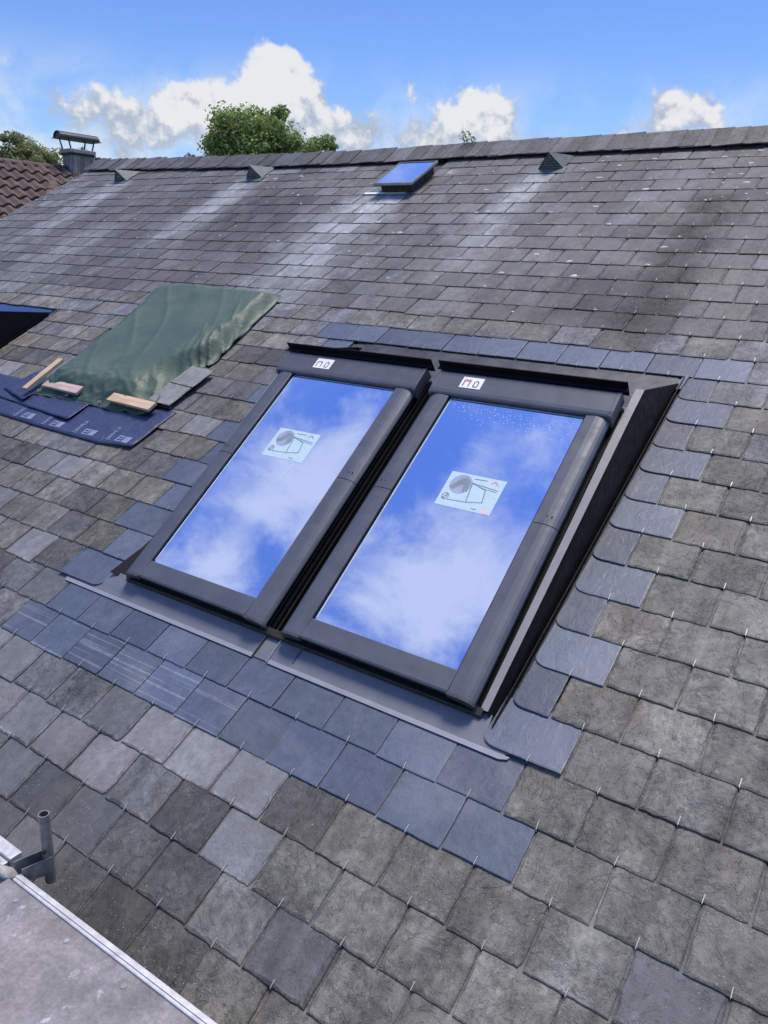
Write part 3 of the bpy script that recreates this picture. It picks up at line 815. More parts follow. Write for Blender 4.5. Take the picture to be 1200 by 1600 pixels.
        k.add([(cx + x, cy + y, Z2) for x, y in hand], [tuple(range(len(hand)))])
        for j in range(3): k.stroke((cx - .016 + j * .010, cy + .022), (cx - .012 + j * .010, cy + .042), .0035, Z2)
        k.build('drawing_hand', M['paper_ink'], pane, recalc=False)
        k = MB(); wd = .0042
        q = [(px + .118, py + .035), (px + .180, py + .047), (px + .168, py + .105), (px + .105, py + .125)]
        for j in range(4): k.stroke(q[j], q[(j + 1) % 4], wd, Z)
        k.stroke(q[3], (px + .218, py + .112), wd, Z); k.stroke((px + .140, py + .112), (px + .216, py + .104), wd * .6, Z)
        k.stroke((px + .040, py + .030), q[0], wd, Z); k.stroke((px + .105, py + .146), (px + .160, py + .148), wd, Z)
        for j in range(8):
            a0, a1 = 2 * math.pi * j / 8, 2 * math.pi * (j + 1) / 8
            k.stroke((px + .026 + .013 * math.cos(a0), py + .044 + .016 * math.sin(a0)), (px + .026 + .013 * math.cos(a1), py + .044 + .016 * math.sin(a1)), wd, Z)
        k.stroke((px + .018, py + .030), (px + .034, py + .055), wd * 1.6, Z); k.stroke((px + .150, py + .012), (px + .172, py + .012), wd, Z)
        k.build('drawing_lines', M['paper_ink'], pane, recalc=False)
        k = MB(); k.stroke((px + .176, py + .138), (px + .192, py + .150), .005, Z); k.stroke((px + .192, py + .150), (px + .206, py + .136), .005, Z)
        k.build('drawing_roof_mark', M['red'] if sticker_red else M['paper_ink'], pane, recalc=False)
        if sticker_red: MB().box(px + .196, px + .218, py + .001, py + .020, Z - .0004, Z).build('corner_mark', M['pink'], pane)
        if not sticker_red:
            MB().stroke((px + .200, py - .012), (px + .176, py - .115), .006, -0.0146).build('water_run', M['paper'], pane, recalc=False)
        else:
            rg = random.Random(8); d = MB()
            for j in range(230):
                dx = rg.uniform(-gx + .03, gx - .03); dy = gy1 - 0.02 - abs(rg.gauss(0, .05)) - (0.02 if dx > 0 else 0); q = rg.uniform(.0008, .0020)
                if dy < gy0: continue
                d.add([(dx + q * math.cos(2 * math.pi * j2 / 6), dy + q * math.sin(2 * math.pi * j2 / 6), -0.0150) for j2 in range(6)] + [(dx, dy, -0.0150 + q * .6)], [(j2, (j2 + 1) % 6, 6) for j2 in range(6)])
            tag(d.build('water_drops', M['white'], pane, recalc=False), kind='stuff')
    return t

roof_window(-1.569, 'roof window on the left of the pair, leaflet and long water run on glass', False, (-0.150, 0.737))
roof_window(-0.704, 'roof window on the right of the pair, leaflet with a pink corner', True, (-0.100, 0.690))

def flashing(shift, twin, label):
    """metal kit that lifts the windows 10 degrees; roof coordinates relative to the shift"""
    t = roof_empty('window_flashing', shift, 0.0, 0.0)
    tag(t, label, 'flashing', 'flashing kits round the roof windows')
    left = -1.99 if twin else -1.125
    # side walls (wedges)
    prof = [(0.245, 0.0), (0.262, 0.052), (1.508, 0.247), (1.645, 0.258), (2.10, 0.022), (2.10, 0.0)]
    prof = [(0.245, 0.0), (0.258, 0.049), (1.508, 0.265), (1.655, 0.287), (2.10, 0.022), (2.10, 0.0)]
    for sg in (1, -1):
        top_u = [-0.262, -0.2735, -0.2575, -0.255, -0.250, -0.250]
        vs = []
        for off in (0.0, 0.003):
            for (y, z), x in zip(prof, top_u):
                xx = x if z > 0.03 else -0.256
                vs.append(((xx - off) if sg > 0 else (left + 0.004) + (-0.272 - (xx - off)), y, z))
        n = len(prof)
        MB().add(vs, [tuple(range(n)), tuple(range(2 * n - 1, n - 1, -1))] + [(i, i + n, (i + 1) % n + n, (i + 1) % n) for i in range(n)]).build('side_wall', M['black'], t)
    # ledge strips between window and wedge
    for sg, c0 in ((1, 0.0), (-1, left - 0.272)):
        def X(x): return x if sg > 0 else left - 0.272 - x + 2 * 0.0
        P = [(-0.2985, 0.258, 0.050), (-0.2735, 0.258, 0.050), (-0.2575, 1.508, 0.266), (-0.255, 1.655, 0.2880), (-0.288, 1.655, 0.288), (-0.290, 1.508, 0.266)]
        P = [(x if sg > 0 else (left + 0.004) + (-0.272 - x), y, z) for x, y, z in P]
        if sg < 0: P = P[::-1]
        MB().sheet(P, 0.004).build('ledge_strip', M['ledge'], t)
    # side gutters with turned-up lips
    for x0, x1, lip in ((-0.254, KR, KR), (KL, left - 0.02, KL)):
        g = MB(); g.box(x0, x1, 0.232, 2.15, 0.0005, 0.004)
        g.build('side_gutter', M['alu_dark'], t)
        if lip == KR:
            MB().prism([(0.225, 0.002), (2.15, 0.002), (2.15, 0.030), (0.26, 0.034), (0.225, 0.030)], 'x', KR - 0.005, KR - 0.002).build('gutter_lip', M['black'], t)
        else:
            MB().add([(left - .004, 0.25, 0.004), (KL - 0.002, 0.242, 0.044), (KL + 0.030, 0.43, 0.040), (KL + 0.060, 1.9, 0.022), (left - .006, 1.95, 0.004),
                      (left, 0.25, 0.004), (KL - 0.000, 0.242, 0.047), (KL + 0.032, 0.43, 0.043), (KL + 0.062, 1.9, 0.025), (left - .002, 1.95, 0.004)],
                     [(0, 1, 2, 3, 4), (9, 8, 7, 6, 5), (0, 5, 6, 1), (1, 6, 7, 2), (2, 7, 8, 3), (3, 8, 9, 4), (4, 9, 5, 0)]).build('gutter_lip', M['black'], t)
    # back gutter behind the heads
    y0, y1 = 1.50, 2.19
    MB().prism([(1.56, 0.205), (1.64, 0.200), (1.70, 0.170), (1.93, 0.026), (1.98, 0.008), (2.15, 0.0065), (y1, 0.0065), (y1, 0.0090), (2.15, 0.0090), (1.98, 0.011), (1.932, 0.030), (1.702, 0.174), (1.642, 0.2045), (1.56, 0.209)], 'x', left + 0.004, -0.2745).build('back_gutter', M['gutter'] if twin else M['gutter_sky_tint'], t)
    MB().box(left - 0.06, KR + 0.0, 2.12, 2.20, 0.002, 0.006).build('gutter_head', M['alu_dark'], t)
    MB().add([(KR - 0.03, 2.06, 0.010), (KR + 0.004, 2.06, 0.024), (KR + 0.012, 2.17, 0.026), (KR - 0.016, 2.17, 0.012), (KR - 0.03, 2.06, 0.006), (KR + 0.006, 2.06, 0.020), (KR + 0.014, 2.17, 0.022), (KR - 0.016, 2.17, 0.008)],
             [(0, 1, 2, 3), (7, 6, 5, 4), (0, 4, 5, 1), (1, 5, 6, 2), (2, 6, 7, 3), (3, 7, 4, 0)]).build('corner_fold', M['flash_lip'], t)
    # front aprons over the slates, rounded outer ends, pale turned-down lip
    ends = [(left - 0.31, -1.175), (-1.105, -0.148)] if twin else [(left - 0.31, -0.148)]
    for k, (a, c) in enumerate(ends):
        z0, z1 = 0.0205, 0.030
        rc = 0.03; last = k == len(ends) - 1
        low = [(a, 0.160, z0), (c - rc, 0.160, z0)] + ([(c - rc * .3, 0.170, z0), (c, 0.190, z0)] if last else [(c, 0.160, z0)])
        hi_r = [(-0.255, 0.205, .0245), (-0.262, 0.262, z1)] if last else [(c, 0.262, z1)]
        hi_l = [(KL - 0.012, 0.262, z1), (KL - 0.012, 0.20, .0245), (a, 0.185, .022)] if k == 0 else [(a, 0.262, z1)]
        MB().sheet(low + hi_r + hi_l, 0.0022).build('apron', M['flash'], t)
        MB().sheet([(a + 0.005, 0.142, z0 - .001), (c - rc * 1.3, 0.142, z0 - .001)] + ([(c - rc * .5, 0.150, z0 - .001), (c - rc * .3, 0.1595, z0)] if last else [(c, 0.142, z0 - .001), (c, 0.1595, z0)]) + [(a, 0.1595, z0)], 0.0022).build('apron_lip', M['flash_lip'], t)
    if twin:
        MB().sheet([(-1.172, 0.148, 0.018), (-1.108, 0.148, 0.018), (-1.108, 0.30, 0.028), (-1.172, 0.30, 0.028)], 0.002).build('centre_apron', M['flash'], t)
        for x in (-1.175, -1.105):
            MB().prism([(0.143, 0.0185), (0.262, 0.0295), (0.262, 0.0355), (0.143, 0.0245)], 'x', x - 0.0018, x + 0.0018).build('seam', M['flash_lip'] if x > -1.14 else M['alu_dark'], t)
        MB().prism([(0.175, 0.0215), (0.262, 0.0305), (0.262, 0.0335), (0.175, 0.0245)], 'x', -1.008, -1.005).build('seam', M['alu_dark'], t)
        # valley between the two windows
        c = MB(); s10 = math.tan(TILT)
        c.prism([(0.27, 0.024), (1.55, 0.024 + 1.28 * s10), (1.55, 0.028 + 1.28 * s10), (0.27, 0.028)], 'x', -1.173, -1.100)
        c.build('valley_gutter', M['rubber'], t)
        for x in (-1.158, -1.136, -1.116):
            MB().prism([(0.262, 0.028), (1.55, 0.028 + 1.288 * s10), (1.55, 0.052 + 1.288 * s10), (0.262, 0.046)], 'x', x - 0.0012, x + 0.0012).build('valley_rib', M['black'], t)
    # underside support so the kit sits on the roof
    MB().prism([(0.27, 0.004), (0.275, 0.020), (1.508, 0.205), (1.60, 0.215), (1.60, 0.004)], 'x', left + 0.012, -0.285).build('support_frame', M['rubber'], t)
    # row of dark foam under the sill
    MB().prism([(0.236, 0.026), (0.262, 0.028), (0.262, 0.052), (0.240, 0.040)], 'x', left + 0.02, -0.29).build('sill_strip', M['curb'], t)
    return t

M['gutter'] = simple('dusty_dark_sheet_metal', (0.045, 0.048, 0.056), 0.5, 0.2, 0.5, 11, 0.1, 50)
M['gutter_sky_tint'] = simple('sky_tinted_shiny_sheet', (0.17, 0.20, 0.27), 0.16, 0.9, 0.05, 4)  # blue of the reflected sky is put into the base colour
flashing(0.0, True, 'charcoal metal flashing kit round the pair of roof windows')
flashing(KIT3, False, 'black flashing kit cut by the left edge above the underlay')
w3 = roof_window(-0.704 + KIT3, 'roof window at the left picture edge beyond its black flashing', False, None)

# ------------------------------------------------------------------ tarpaulin, underlay, boards
def lerp_poly(p, x):
    if x <= p[0][0]: return p[0][1]
    for (a, ya), (c, yc) in zip(p, p[1:]):
        if x <= c: return ya + (yc - ya) * (x - a) / (c - a)
    return p[-1][1]
def sst(x, a, c):
    x = min(max((x - a) / (c - a), 0), 1); return x * x * (3 - 2 * x)
LE = [(0, -4.02), (0.1, -3.985), (0.22, -4.0), (0.57, -4.02), (0.79, -4.075), (1, -4.15)]
RE = [(0, -2.87), (0.08, -2.89), (0.22, -2.88), (0.42, -2.84), (0.76, -2.89), (0.91, -2.915), (1, -2.95)]
TOPV = [(0, 2.55), (0.27, 2.617), (0.6, 2.61), (1, 2.585)]
BOTV = [(0, 1.215), (0.12, 1.215), (0.4, 1.228), (0.75, 1.225), (1, 1.238)]
NA, NBm = 110, 120
vs_, fs_ = [], []
for j in range(NBm + 1):
    bq = j / NBm
    for i in range(NA + 1):
        a = i / NA
        u_ = lerp_poly(LE, bq) * (1 - a) + lerp_poly(RE, bq) * a
        v_ = lerp_poly(BOTV, a) * (1 - bq) + lerp_poly(TOPV, a) * bq
        kk = 1 - sst(bq, 0.22, 0.5)
        plate = sst(a, 0.0, 0.16) * sst(1 - a, 0.05 * kk, 0.075 + 0.20 * kk) * sst(bq, 0.0, 0.13) * sst(1 - bq, 0.0, 0.10)
        n1 = mnoise.fractal(Vector((u_ * 2.2, v_ * 2.2, 1.3)), 0.9, 2.1, 4)
        d1 = (u_ * 0.80 + v_ * 0.6); d2 = (-u_ * 0.6 + v_ * 0.8)
        rid = 1 - abs(mnoise.noise(Vector((d1 * 5.0, d2 * 1.3, 4.2))))          # long folds running up to the right
        rid2 = 1 - abs(mnoise.noise(Vector((u_ * 16.0 + v_ * 7, v_ * 2.6, 9.2))))
        edge_r = sst(a, 0.72, 0.95); edge_b = sst(1 - bq, 0.72, 0.96); edge_l = sst(1 - a, 0.8, 0.98)
        w_ = 0.022 + 0.082 * plate + 0.005 * n1 + 0.005 * (rid ** 6) * (0.3 + plate)
        w_ += 0.026 * edge_r * (rid2 ** 7) * sst(1 - bq, 0.0, 0.5) + 0.014 * edge_b * (1 - abs(mnoise.noise(Vector((u_ * 9, v_ * 15, 2.0))))) ** 4 + 0.012 * edge_l * rid2 ** 4
        w_ -= 0.014 * plate * math.exp(-((a - .45) / .25) ** 2 - ((bq - .5) / .35) ** 2)
        jx = 0.006 * mnoise.noise(Vector((v_ * 8, 3.1 * (i == 0) + 7, 0))) if i in (0, NA) else 0
        vs_.append((u_ + jx, v_ + 0.008 * mnoise.noise(Vector((u_ * 7, 5, 0))) * (1 if j in (0, NBm) else 0), max(w_, 0.021)))
for j in range(NBm):
    for i in range(NA):
        q = j * (NA + 1) + i; fs_.append((q, q + 1, q + NA + 2, q + NA + 1))
TC = (-3.5, 1.2)
tarp = roof_empty('tarpaulin', TC[0], TC[1])
tag(tarp, 'green plastic tarpaulin covering an opening in the slates', 'tarpaulin')
sh = MB().add([(x - TC[0], y - TC[1], z) for x, y, z in vs_], fs_).build('sheet', M['tarp'], tarp, smooth=True, recalc=False)
md = sh.modifiers.new('thickness', 'SOLIDIFY'); md.thickness = 0.0012; md.offset = -1
hem = MB().tube([(x - TC[0], y - TC[1] - 0.004, max(z - 0.004, 0.018)) for x, y, z in vs_[0:NA + 1:3]], 0.007, 6)
hem.build('hem', M['tarp'], tarp, smooth=True)
for a in (0.12, 0.36, 0.62, 0.86):
    x, y, z = vs_[int(a * NA)]
    ring = [(x - TC[0] + 0.011 * math.cos(R(k * 30)), y - TC[1] + 0.016 + 0.011 * math.sin(R(k * 30)), z + 0.016) for k in range(13)]
    MB().tube(ring, 0.003, 6).build('eyelet', M['galv'], tarp)

def membrane(name, outline, z, label, seed, prints=()):
    cx = sum(p[0] for p in outline) / len(outline); cy = min(p[1] for p in outline)
    t = roof_empty(name, cx, cy)
    tag(t, label, 'underlay', 'navy underlay sheets below the tarpaulin')
    # fine grid clipped to the outline by interpolating between its lower and upper edges
    lo = [p for p in outline if p[2] == 0]; hi = [p for p in outline if p[2] == 1]
    lo = sorted((p[0], p[1]) for p in lo); hi = sorted((p[0], p[1]) for p in hi)
    n, mm = 60, 12; vs, fs = [], []
    for j in range(mm + 1):
        bq = j / mm
        for i in range(n + 1):
            a = i / n
            ua = lo[0][0] + (lo[-1][0] - lo[0][0]) * a; ub = hi[0][0] + (hi[-1][0] - hi[0][0]) * a
            va = lerp_poly(lo, ua); vb = lerp_poly(hi, ub)
            u_ = ua * (1 - bq) + ub * bq; v_ = va * (1 - bq) + vb * bq
            w_ = z + 0.002 * (1 - bq) * (1 - bq) + 0.0035 * mnoise.noise(Vector((u_ * 6, v_ * 9, seed))) + 0.004 * (1 - abs(mnoise.noise(Vector((u_ * 3 - v_ * 4, v_ * 3 + u_, seed + 3.3))))) ** 5
            w_ += 0.010 * math.exp(-((u_ - lo[-1][0]) / 0.25) ** 2) * (1 - bq) ** 2
            vs.append((u_ - cx, v_ - cy, w_))
    for j in range(mm):
        for i in range(n):
            q = j * (n + 1) + i; fs.append((q, q + 1, q + n + 2, q + n + 1))
    s = MB().add(vs, fs).build('sheet', M['membrane'], t, smooth=True, recalc=False)
    md = s.modifiers.new('thickness', 'SOLIDIFY'); md.thickness = 0.0015; md.offset = -1
    GL = {'D': [(0, 0, 0, 1), (0, 1, .6, .8), (.6, .8, .6, .2), (.6, .2, 0, 0)], 'N': [(0, 0, 0, 1), (0, 1, .6, 0), (.6, 0, .6, 1)], 'V': [(0, 1, .3, 0), (.3, 0, .6, 1)],
          'E': [(0, 0, 0, 1), (0, 0, .6, 0), (0, .5, .5, .5), (0, 1, .6, 1)], 'X': [(0, 0, .6, 1), (0, 1, .6, 0)], 'I': [(.3, 0, .3, 1)]}
    for (u_, v_, s_) in prints:
        def zz(x, y):
            best = min(vs, key=lambda p: (p[0] - x) ** 2 + (p[1] - y) ** 2); return best[2] + 0.0022
        lg = MB(); x0, y0 = u_ - cx, v_ - cy; ww, hh = 0.105 * s_, 0.050 * s_
        def bar(ax, ay, bx, by):
            P = [(x0 + ax * ww, y0 + ay * hh), (x0 + bx * ww, y0 + ay * hh), (x0 + bx * ww, y0 + by * hh), (x0 + ax * ww, y0 + by * hh)]
            lg.add([(x, y, zz(x, y)) for x, y in P], [(0, 1, 2, 3)])
        bar(0.52, 0, 1.0, 1.0); bar(0, 0, .08, 1); bar(.08, .80, .46, 1); bar(.08, .4, .40, .58); bar(.08, 0, .46, .18); bar(.32, .5, .42, .9)
        lg.build('printed_emblem', M['print'], t, recalc=False)
        tx = MB(); hgt = 0.028 * s_; cur = 0.0
        for ch in 'DNVEX':
            for (ax, ay, bx, by) in GL[ch]:
                # the word runs up the slope: rotate a quarter turn
                p0 = (x0 - 0.045 * s_ - ay * hgt, y0 + cur + ax * hgt); p1 = (x0 - 0.045 * s_ - by * hgt, y0 + cur + bx * hgt)
                tx.stroke(p0, p1, 0.005 * s_, zz(*p0))
            cur += 0.8 * hgt
        tx.build('printed_word', M['print'], t, recalc=False)
    return t

membrane('underlay_sheet', [(-4.30, 1.02, 0), (-4.0, 0.985, 0), (-3.7, 0.970, 0), (-3.3, 0.957, 0), (-3.0, 0.948, 0), (-2.74, 0.975, 0), (-4.55, 1.30, 1), (-3.4, 1.30, 1), (-2.72, 1.31, 1)], 0.019,
         'lowest navy underlay sheet with pale printed emblems along its edge', 1.0,
         [(-3.80, 1.000, 1.0), (-3.50, 0.990, 1.0), (-3.19, 0.985, 1.0), (-2.90, 0.990, 1.0)])
membrane('underlay_sheet', [(-4.55, 1.16, 0), (-4.2, 1.125, 0), (-3.39, 1.056, 0), (-4.7, 1.34, 1), (-3.39, 1.31, 1)], 0.025,
         'plain navy underlay sheet overlapping the printed one below the tarpaulin', 5.0)
membrane('underlay_sheet', [(-4.25, 1.20, 0), (-3.93, 1.125, 0), (-4.16, 1.42, 1), (-3.90, 1.36, 1)], 0.031,
         'small navy underlay scrap under the pine boards at the tarpaulin corner', 8.0)

def board(u_, v_, w_, ln, wd, th, ang, mat, label, tilt=(0, 0)):
    o = MB().box(-ln / 2, ln / 2, -wd / 2, wd / 2, 0, th).build('wooden_board', mat, None, bevel=0.002)
    mt = Matrix.Rotation(PITCH, 4, 'X') @ Matrix.Rotation(R(ang), 4, 'Z') @ Matrix.Rotation(R(tilt[0]), 4, 'X') @ Matrix.Rotation(R(tilt[1]), 4, 'Y')
    o.rotation_euler = mt.to_euler(); o.location = L(u_, v_, w_)
    return tag(o, label, 'board', 'boards weighing down the tarpaulin')
board(-3.70, 1.288, 0.052, 0.36, 0.066, 0.018, -1.5, M['wood_pink'], 'pinkish pine board lying flat beside the upright one on tarpaulin', (3, 0))
board(-3.955, 1.345, 0.072, 0.31, 0.050, 0.022, 88, M['wood'], 'pine board pointing up the slope at the tarpaulin corner', (0, -4))
board(-3.035, 1.272, 0.055, 0.38, 0.066, 0.018, -2, M['wood'], 'pale pine board under the loose slate at tarpaulin hem', (3, 0))

# two loose slates lying over the tarpaulin edge
for (u_, v_, w_, rz, tl, lab, ln) in ((-2.868, 1.322, 0.046, -2, 0.5, 'lower of two loose pale slates resting on the tarpaulin edge', 0.19), (-2.850, 1.500, 0.050, -4, 1.0, 'upper of two loose pale slates resting on the tarpaulin edge', 0.18)):
    rng = random.Random(int(-u_ * 1000))
    g = slate_geo(rng, -0.100, 0.100, 0.006, ln, True, (0.22, 0.228, 0.218), chip=0.9, mott=.2)
    o = MB().add(*g).build('loose_slate', M['slate'], None, recalc=False)
    mt = Matrix.Rotation(PITCH, 4, 'X') @ Matrix.Rotation(R(rz), 4, 'Z') @ Matrix.Rotation(R(-tl), 4, 'X')
    o.rotation_euler = mt.to_euler(); o.location = L(u_, v_, w_)
    tag(o, lab, 'slate', 'loose slates on the tarpaulin')

# ------------------------------------------------------------------ roof hatch near the ridge
h = roof_empty('roof_hatch', -3.02, 4.16)
tag(h, 'small old roof hatch with a blue reflecting pane just below ridge', 'hatch')
MB().box(-0.145, 0.140, 0.03, 0.38, -0.002, 0.090).build('curb', M['curb'], h, bevel=0.004)
f = MB()
for a in ((-0.182, 0.175, -0.012, 0.002), (-0.182, 0.175, 0.388, 0.400), (-0.182, -0.172, 0.002, 0.388), (0.165, 0.175, 0.002, 0.388)): f.box(*a, 0.089, 0.113)
f.build('frame', M['zinc'], h, bevel=0.002)
f = MB(); f.box(-0.184, 0.177, -0.017, -0.012, 0.097, 0.115); f.box(0.1752, 0.179, -0.012, 0.40, 0.098, 0.114)
f.build('frame_lip', M['zinc_pale'], h)
MB().box(-0.1718, 0.1648, 0.0022, 0.3878, 0.097, 0.108).build('pane', M['glass'], h)
MB().add([(-0.30, 0.02, 0.020), (0.10, 0.02, 0.020), (0.16, 0.16, 0.026), (-0.22, 0.16, 0.026), (-0.30, 0.02, 0.017), (0.10, 0.02, 0.017), (0.16, 0.16, 0.023), (-0.22, 0.16, 0.023)],
         [(0, 1, 2, 3), (7, 6, 5, 4), (0, 4, 5, 1), (1, 5, 6, 2), (2, 6, 7, 3), (3, 7, 4, 0)]).build('apron', M['zinc'], h)
MB().box(-0.31, 0.08, 0.005, 0.032, 0.0195, 0.023).build('apron_edge', M['white'], h)

# ------------------------------------------------------------------ triangular vents
def vent(uc, v_, s, label):
    t = roof_empty('roof_vent', uc, v_)
    tag(t, label, 'vent', 'triangular zinc vents below the ridge')
    a, hh, ln = 0.098 * s, 0.118 * s, 0.235 * s
    z0 = 0.024
    # folded hood: ridge from the apex back down to the roof
    MB().add([(-a, 0, z0), (0, -0.004, z0 + hh), (a, 0, z0), (-a * .9, ln, z0 - .004), (0.0, ln, z0 + 0.004), (a * .9, ln, z0 - .004),
              (-a + .005, 0.002, z0), (0, -0.002, z0 + hh - .005), (a - .005, 0.002, z0)],
             [(0, 1, 4, 3), (1, 2, 5, 4), (0, 6, 7, 1), (1, 7, 8, 2), (3, 4, 5)]).build('hood', M['zinc'], t)
    MB().add([(-a + .006, 0.010, z0), (0, 0.010, z0 + hh - .008), (a - .006, 0.010, z0)], [(0, 2, 1)]).build('dark_opening', M['rubber'], t, recalc=False)
    g = MB(); rows = 6
    for k in range(rows):
        zz = z0 + hh * 0.92 * (k + .25) / rows; half = (a - .008) * (1 - (zz - z0) / hh)
        if half > .006: g.tube([(-half, 0.004, zz), (half, 0.004, zz)], 0.0022, 4)
        nn = int(half / 0.009)
        for j in range(-nn, nn + 1):
            xx = j * 0.018 * .5 * 2 + (0.009 if k % 2 else 0)
            z1 = zz + hh * .92 / rows
            if abs(xx) < (a - .008) * (1 - (z1 - z0) / hh): g.tube([(xx, 0.004, zz), (xx, 0.004, z1)], 0.0022, 4)
    g.build('grille', M['zinc_pale'], t)
    MB().sheet([(-a * 1.35, -0.075 * s, 0.021), (a * 1.3, -0.075 * s, 0.021), (a * 1.25, 0.03, z0 + .001), (-a * 1.2, 0.03, z0 + .001)], 0.002).build('apron', M['zinc'], t)
    return t
vent(-1.905, 4.555, 1.0, 'triangular zinc vent right of the roof hatch')
vent(-4.865, 4.575, 1.0, 'triangular zinc vent below the big tree on the ridge line')
vent(-6.86, 4.625, 1.0, 'triangular zinc vent nearest the chimney')

# ------------------------------------------------------------------ scaffold at the eave
sf = empty('scaffold_platform', (-1.2, -1.3, GZ))
tag(sf, 'plywood scaffold platform with bright aluminium edge strip, bottom left corner', 'scaffold')
so = -Vector(sf.location); PZ = -0.205
# edge line measured slightly skew to the eave
def edge_y(x): return -0.806 + (x + 1.16) * 0.012
MB().prism([(-1.19, -1.45), (1.6, -1.45), (1.6, edge_y(1.6) - 0.026), (-1.19, edge_y(-1.19) - 0.026)], 'z', PZ - 0.014, PZ).build('deck', M['ply'], sf, so)
prof_w = 0.024
ed = MB()
ed.prism([(-1.174, edge_y(-1.174) - 0.0258), (1.6, edge_y(1.6) - 0.0258), (1.6, edge_y(1.6)), (-1.174, edge_y(-1.174))], 'z', PZ - 0.06, PZ + 0.006)
ed.build('edge_strip', M['alu_bright'], sf, so, bevel=0.003)
ed = MB()
ed.prism([(-1.174, edge_y(-1.174) - 0.017), (1.6, edge_y(1.6) - 0.017), (1.6, edge_y(1.6) - 0.010), (-1.174, edge_y(-1.174) - 0.010)], 'z', PZ + 0.006, PZ + 0.009)
ed.build('edge_rib', M['alu_bright'], sf, so, bevel=0.001)
rv = MB()
for k in range(12):
    x = -1.1 + k * 0.22
    rv.tube([(x, edge_y(x) - 0.06, PZ - .001), (x, edge_y(x) - 0.06, PZ + 0.002)], 0.007, 10)
rv.build('rivets', M['galv'], sf, so)
MB().box(-1.215, -1.1905, -1.45, edge_y(-1.19) - .06, PZ - 0.06, PZ - 0.004).build('end_beam', M['galv_dull'], sf, so, bevel=0.003)

st = empty('scaffold_post', (-1.150, -0.735, GZ))
tag(st, 'short rusty grey scaffold tube standing at the platform corner', 'scaffold tube')
s0 = -Vector(st.location)
p = MB(); n = 20; ro, ri = 0.0155, 0.0125
for (r_, z0, z1) in ((ro, -0.262, -0.034),): p.tube([(-1.150, -0.735, z0), (-1.150, -0.735, z1)], r_, n, cap=False)
p.tube([(-1.150, -0.735, -0.12), (-1.150, -0.735, -0.034)], ri, n, cap=False)
p.tube([(-1.150, -0.735, -0.121), (-1.150, -0.735, -0.12)], ri, n, cap=True)
vs_ = [(-1.150 + q * math.cos(2 * math.pi * k / n), -0.735 + q * math.sin(2 * math.pi * k / n), -0.034) for q in (ro, ri) for k in range(n)]
p.add(vs_, [(k, (k + 1) % n, n + (k + 1) % n, n + k) for k in range(n)])
p.build('tube', M['galv_dull'], st, s0, smooth=False)
p = MB().tube([(-1.1415, -0.7495, -0.150), (-1.139, -0.7535, -0.150)], 0.0052, 10); p.build('bolt_hole', M['rubber'], st, s0)
br = MB()
for dx, zt0 in ((-0.020, -0.165), (0.018, -0.170)):
    a = Vector((-1.150 + dx, -0.735, 0)); c = Vector((-1.150 + dx - 0.035, -0.806, 0)); o_ = Vector((0.0016, 0, 0))
    vsb = [(*(a - o_).xy, zt0), (*(c - o_).xy, zt0 - 0.012), (*(c - o_).xy, zt0 - 0.058), (*(a - o_).xy, zt0 - 0.055), (*(a + o_).xy, zt0), (*(c + o_).xy, zt0 - 0.012), (*(c + o_).xy, zt0 - 0.058), (*(a + o_).xy, zt0 - 0.055)]
    br.add(vsb, [(0, 1, 2, 3), (7, 6, 5, 4), (0, 4, 5, 1), (1, 5, 6, 2), (2, 6, 7, 3), (3, 7, 4, 0)])
br.build('bracket', M['galv_dull'], st, s0)

s2 = empty('scaffold_bay', (-1.5, -1.1, GZ))
tag(s2, 'neighbouring aluminium scaffold frame with blue label at left picture edge', 'scaffold')
s0 = -Vector(s2.location)
MB().box(-2.4, -1.238, -0.800, -0.762, PZ - 0.035, PZ + 0.015).build('side_rail', M['alu_bright'], s2, s0, bevel=0.003)
MB().box(-2.4, -1.245, -1.45, -0.8005, PZ - 0.020, PZ + 0.004).build('deck', M['alu_bright'], s2, s0, bevel=0.002)
MB().box(-1.42, -1.262, -0.90, -0.812, PZ + 0.0042, PZ + 0.007).build('blue_label', simple('pale_blue_label', (0.32, 0.42, 0.62), 0.4), s2, s0)
cl_ = MB(); rng = random.Random(4)
cl_.tube([(-1.245, -0.850, PZ - 0.01), (-1.230, -0.838, PZ + 0.004), (-1.205, -0.822, PZ - 0.004), (-1.188, -0.812, PZ - 0.02)], [0.012, 0.020, 0.019, 0.012], 12)
o = cl_.build('coupler', M['cement'], s2, s0, smooth=True)

# legs of the scaffold down to the ground
for (x, y, lab) in ((-1.25, -1.42, 'outer'), (1.5, -1.42, 'outer'), (1.5, -0.95, 'inner')):
    MB().tube([(x, y, GZ), (x, y, PZ - 0.062)], 0.024, 10).build('leg', M['galv_dull'], sf, so)

# ------------------------------------------------------------------ neighbour's house with red tiles and chimney
NX, NY, NZ = -15.60, 9.75, 3.17                           # right end of its ridge
nb = empty('neighbour_house', (NX, NY - 4, GZ), (0, 0, R(-6)))
tag(nb, 'neighbouring house with a red brown tiled roof behind the slate verge', 'house')
NP = R(33); nc, ns_ = math.cos(NP), math.sin(NP)
ZR = NZ - GZ
sl = MB(); dl = 5.2
sl.add([(0, -9, ZR - .05), (0, 4.1, ZR - .05), (dl * nc, 4.1, ZR - .05 - dl * ns_), (dl * nc, -9, ZR - .05 - dl * ns_), (-dl * nc, -9, ZR - .05 - dl * ns_), (-dl * nc, 4.1, ZR - .05 - dl * ns_)], [(0, 3, 2, 1), (0, 1, 5, 4)])
tl_roof = sl.build('roof', M['deck'], nb, recalc=False)
wl = MB(); wl.box(-dl * nc + .3, dl * nc - .3, -8.8, 3.9, 0, ZR - dl * ns_ + 0.05)
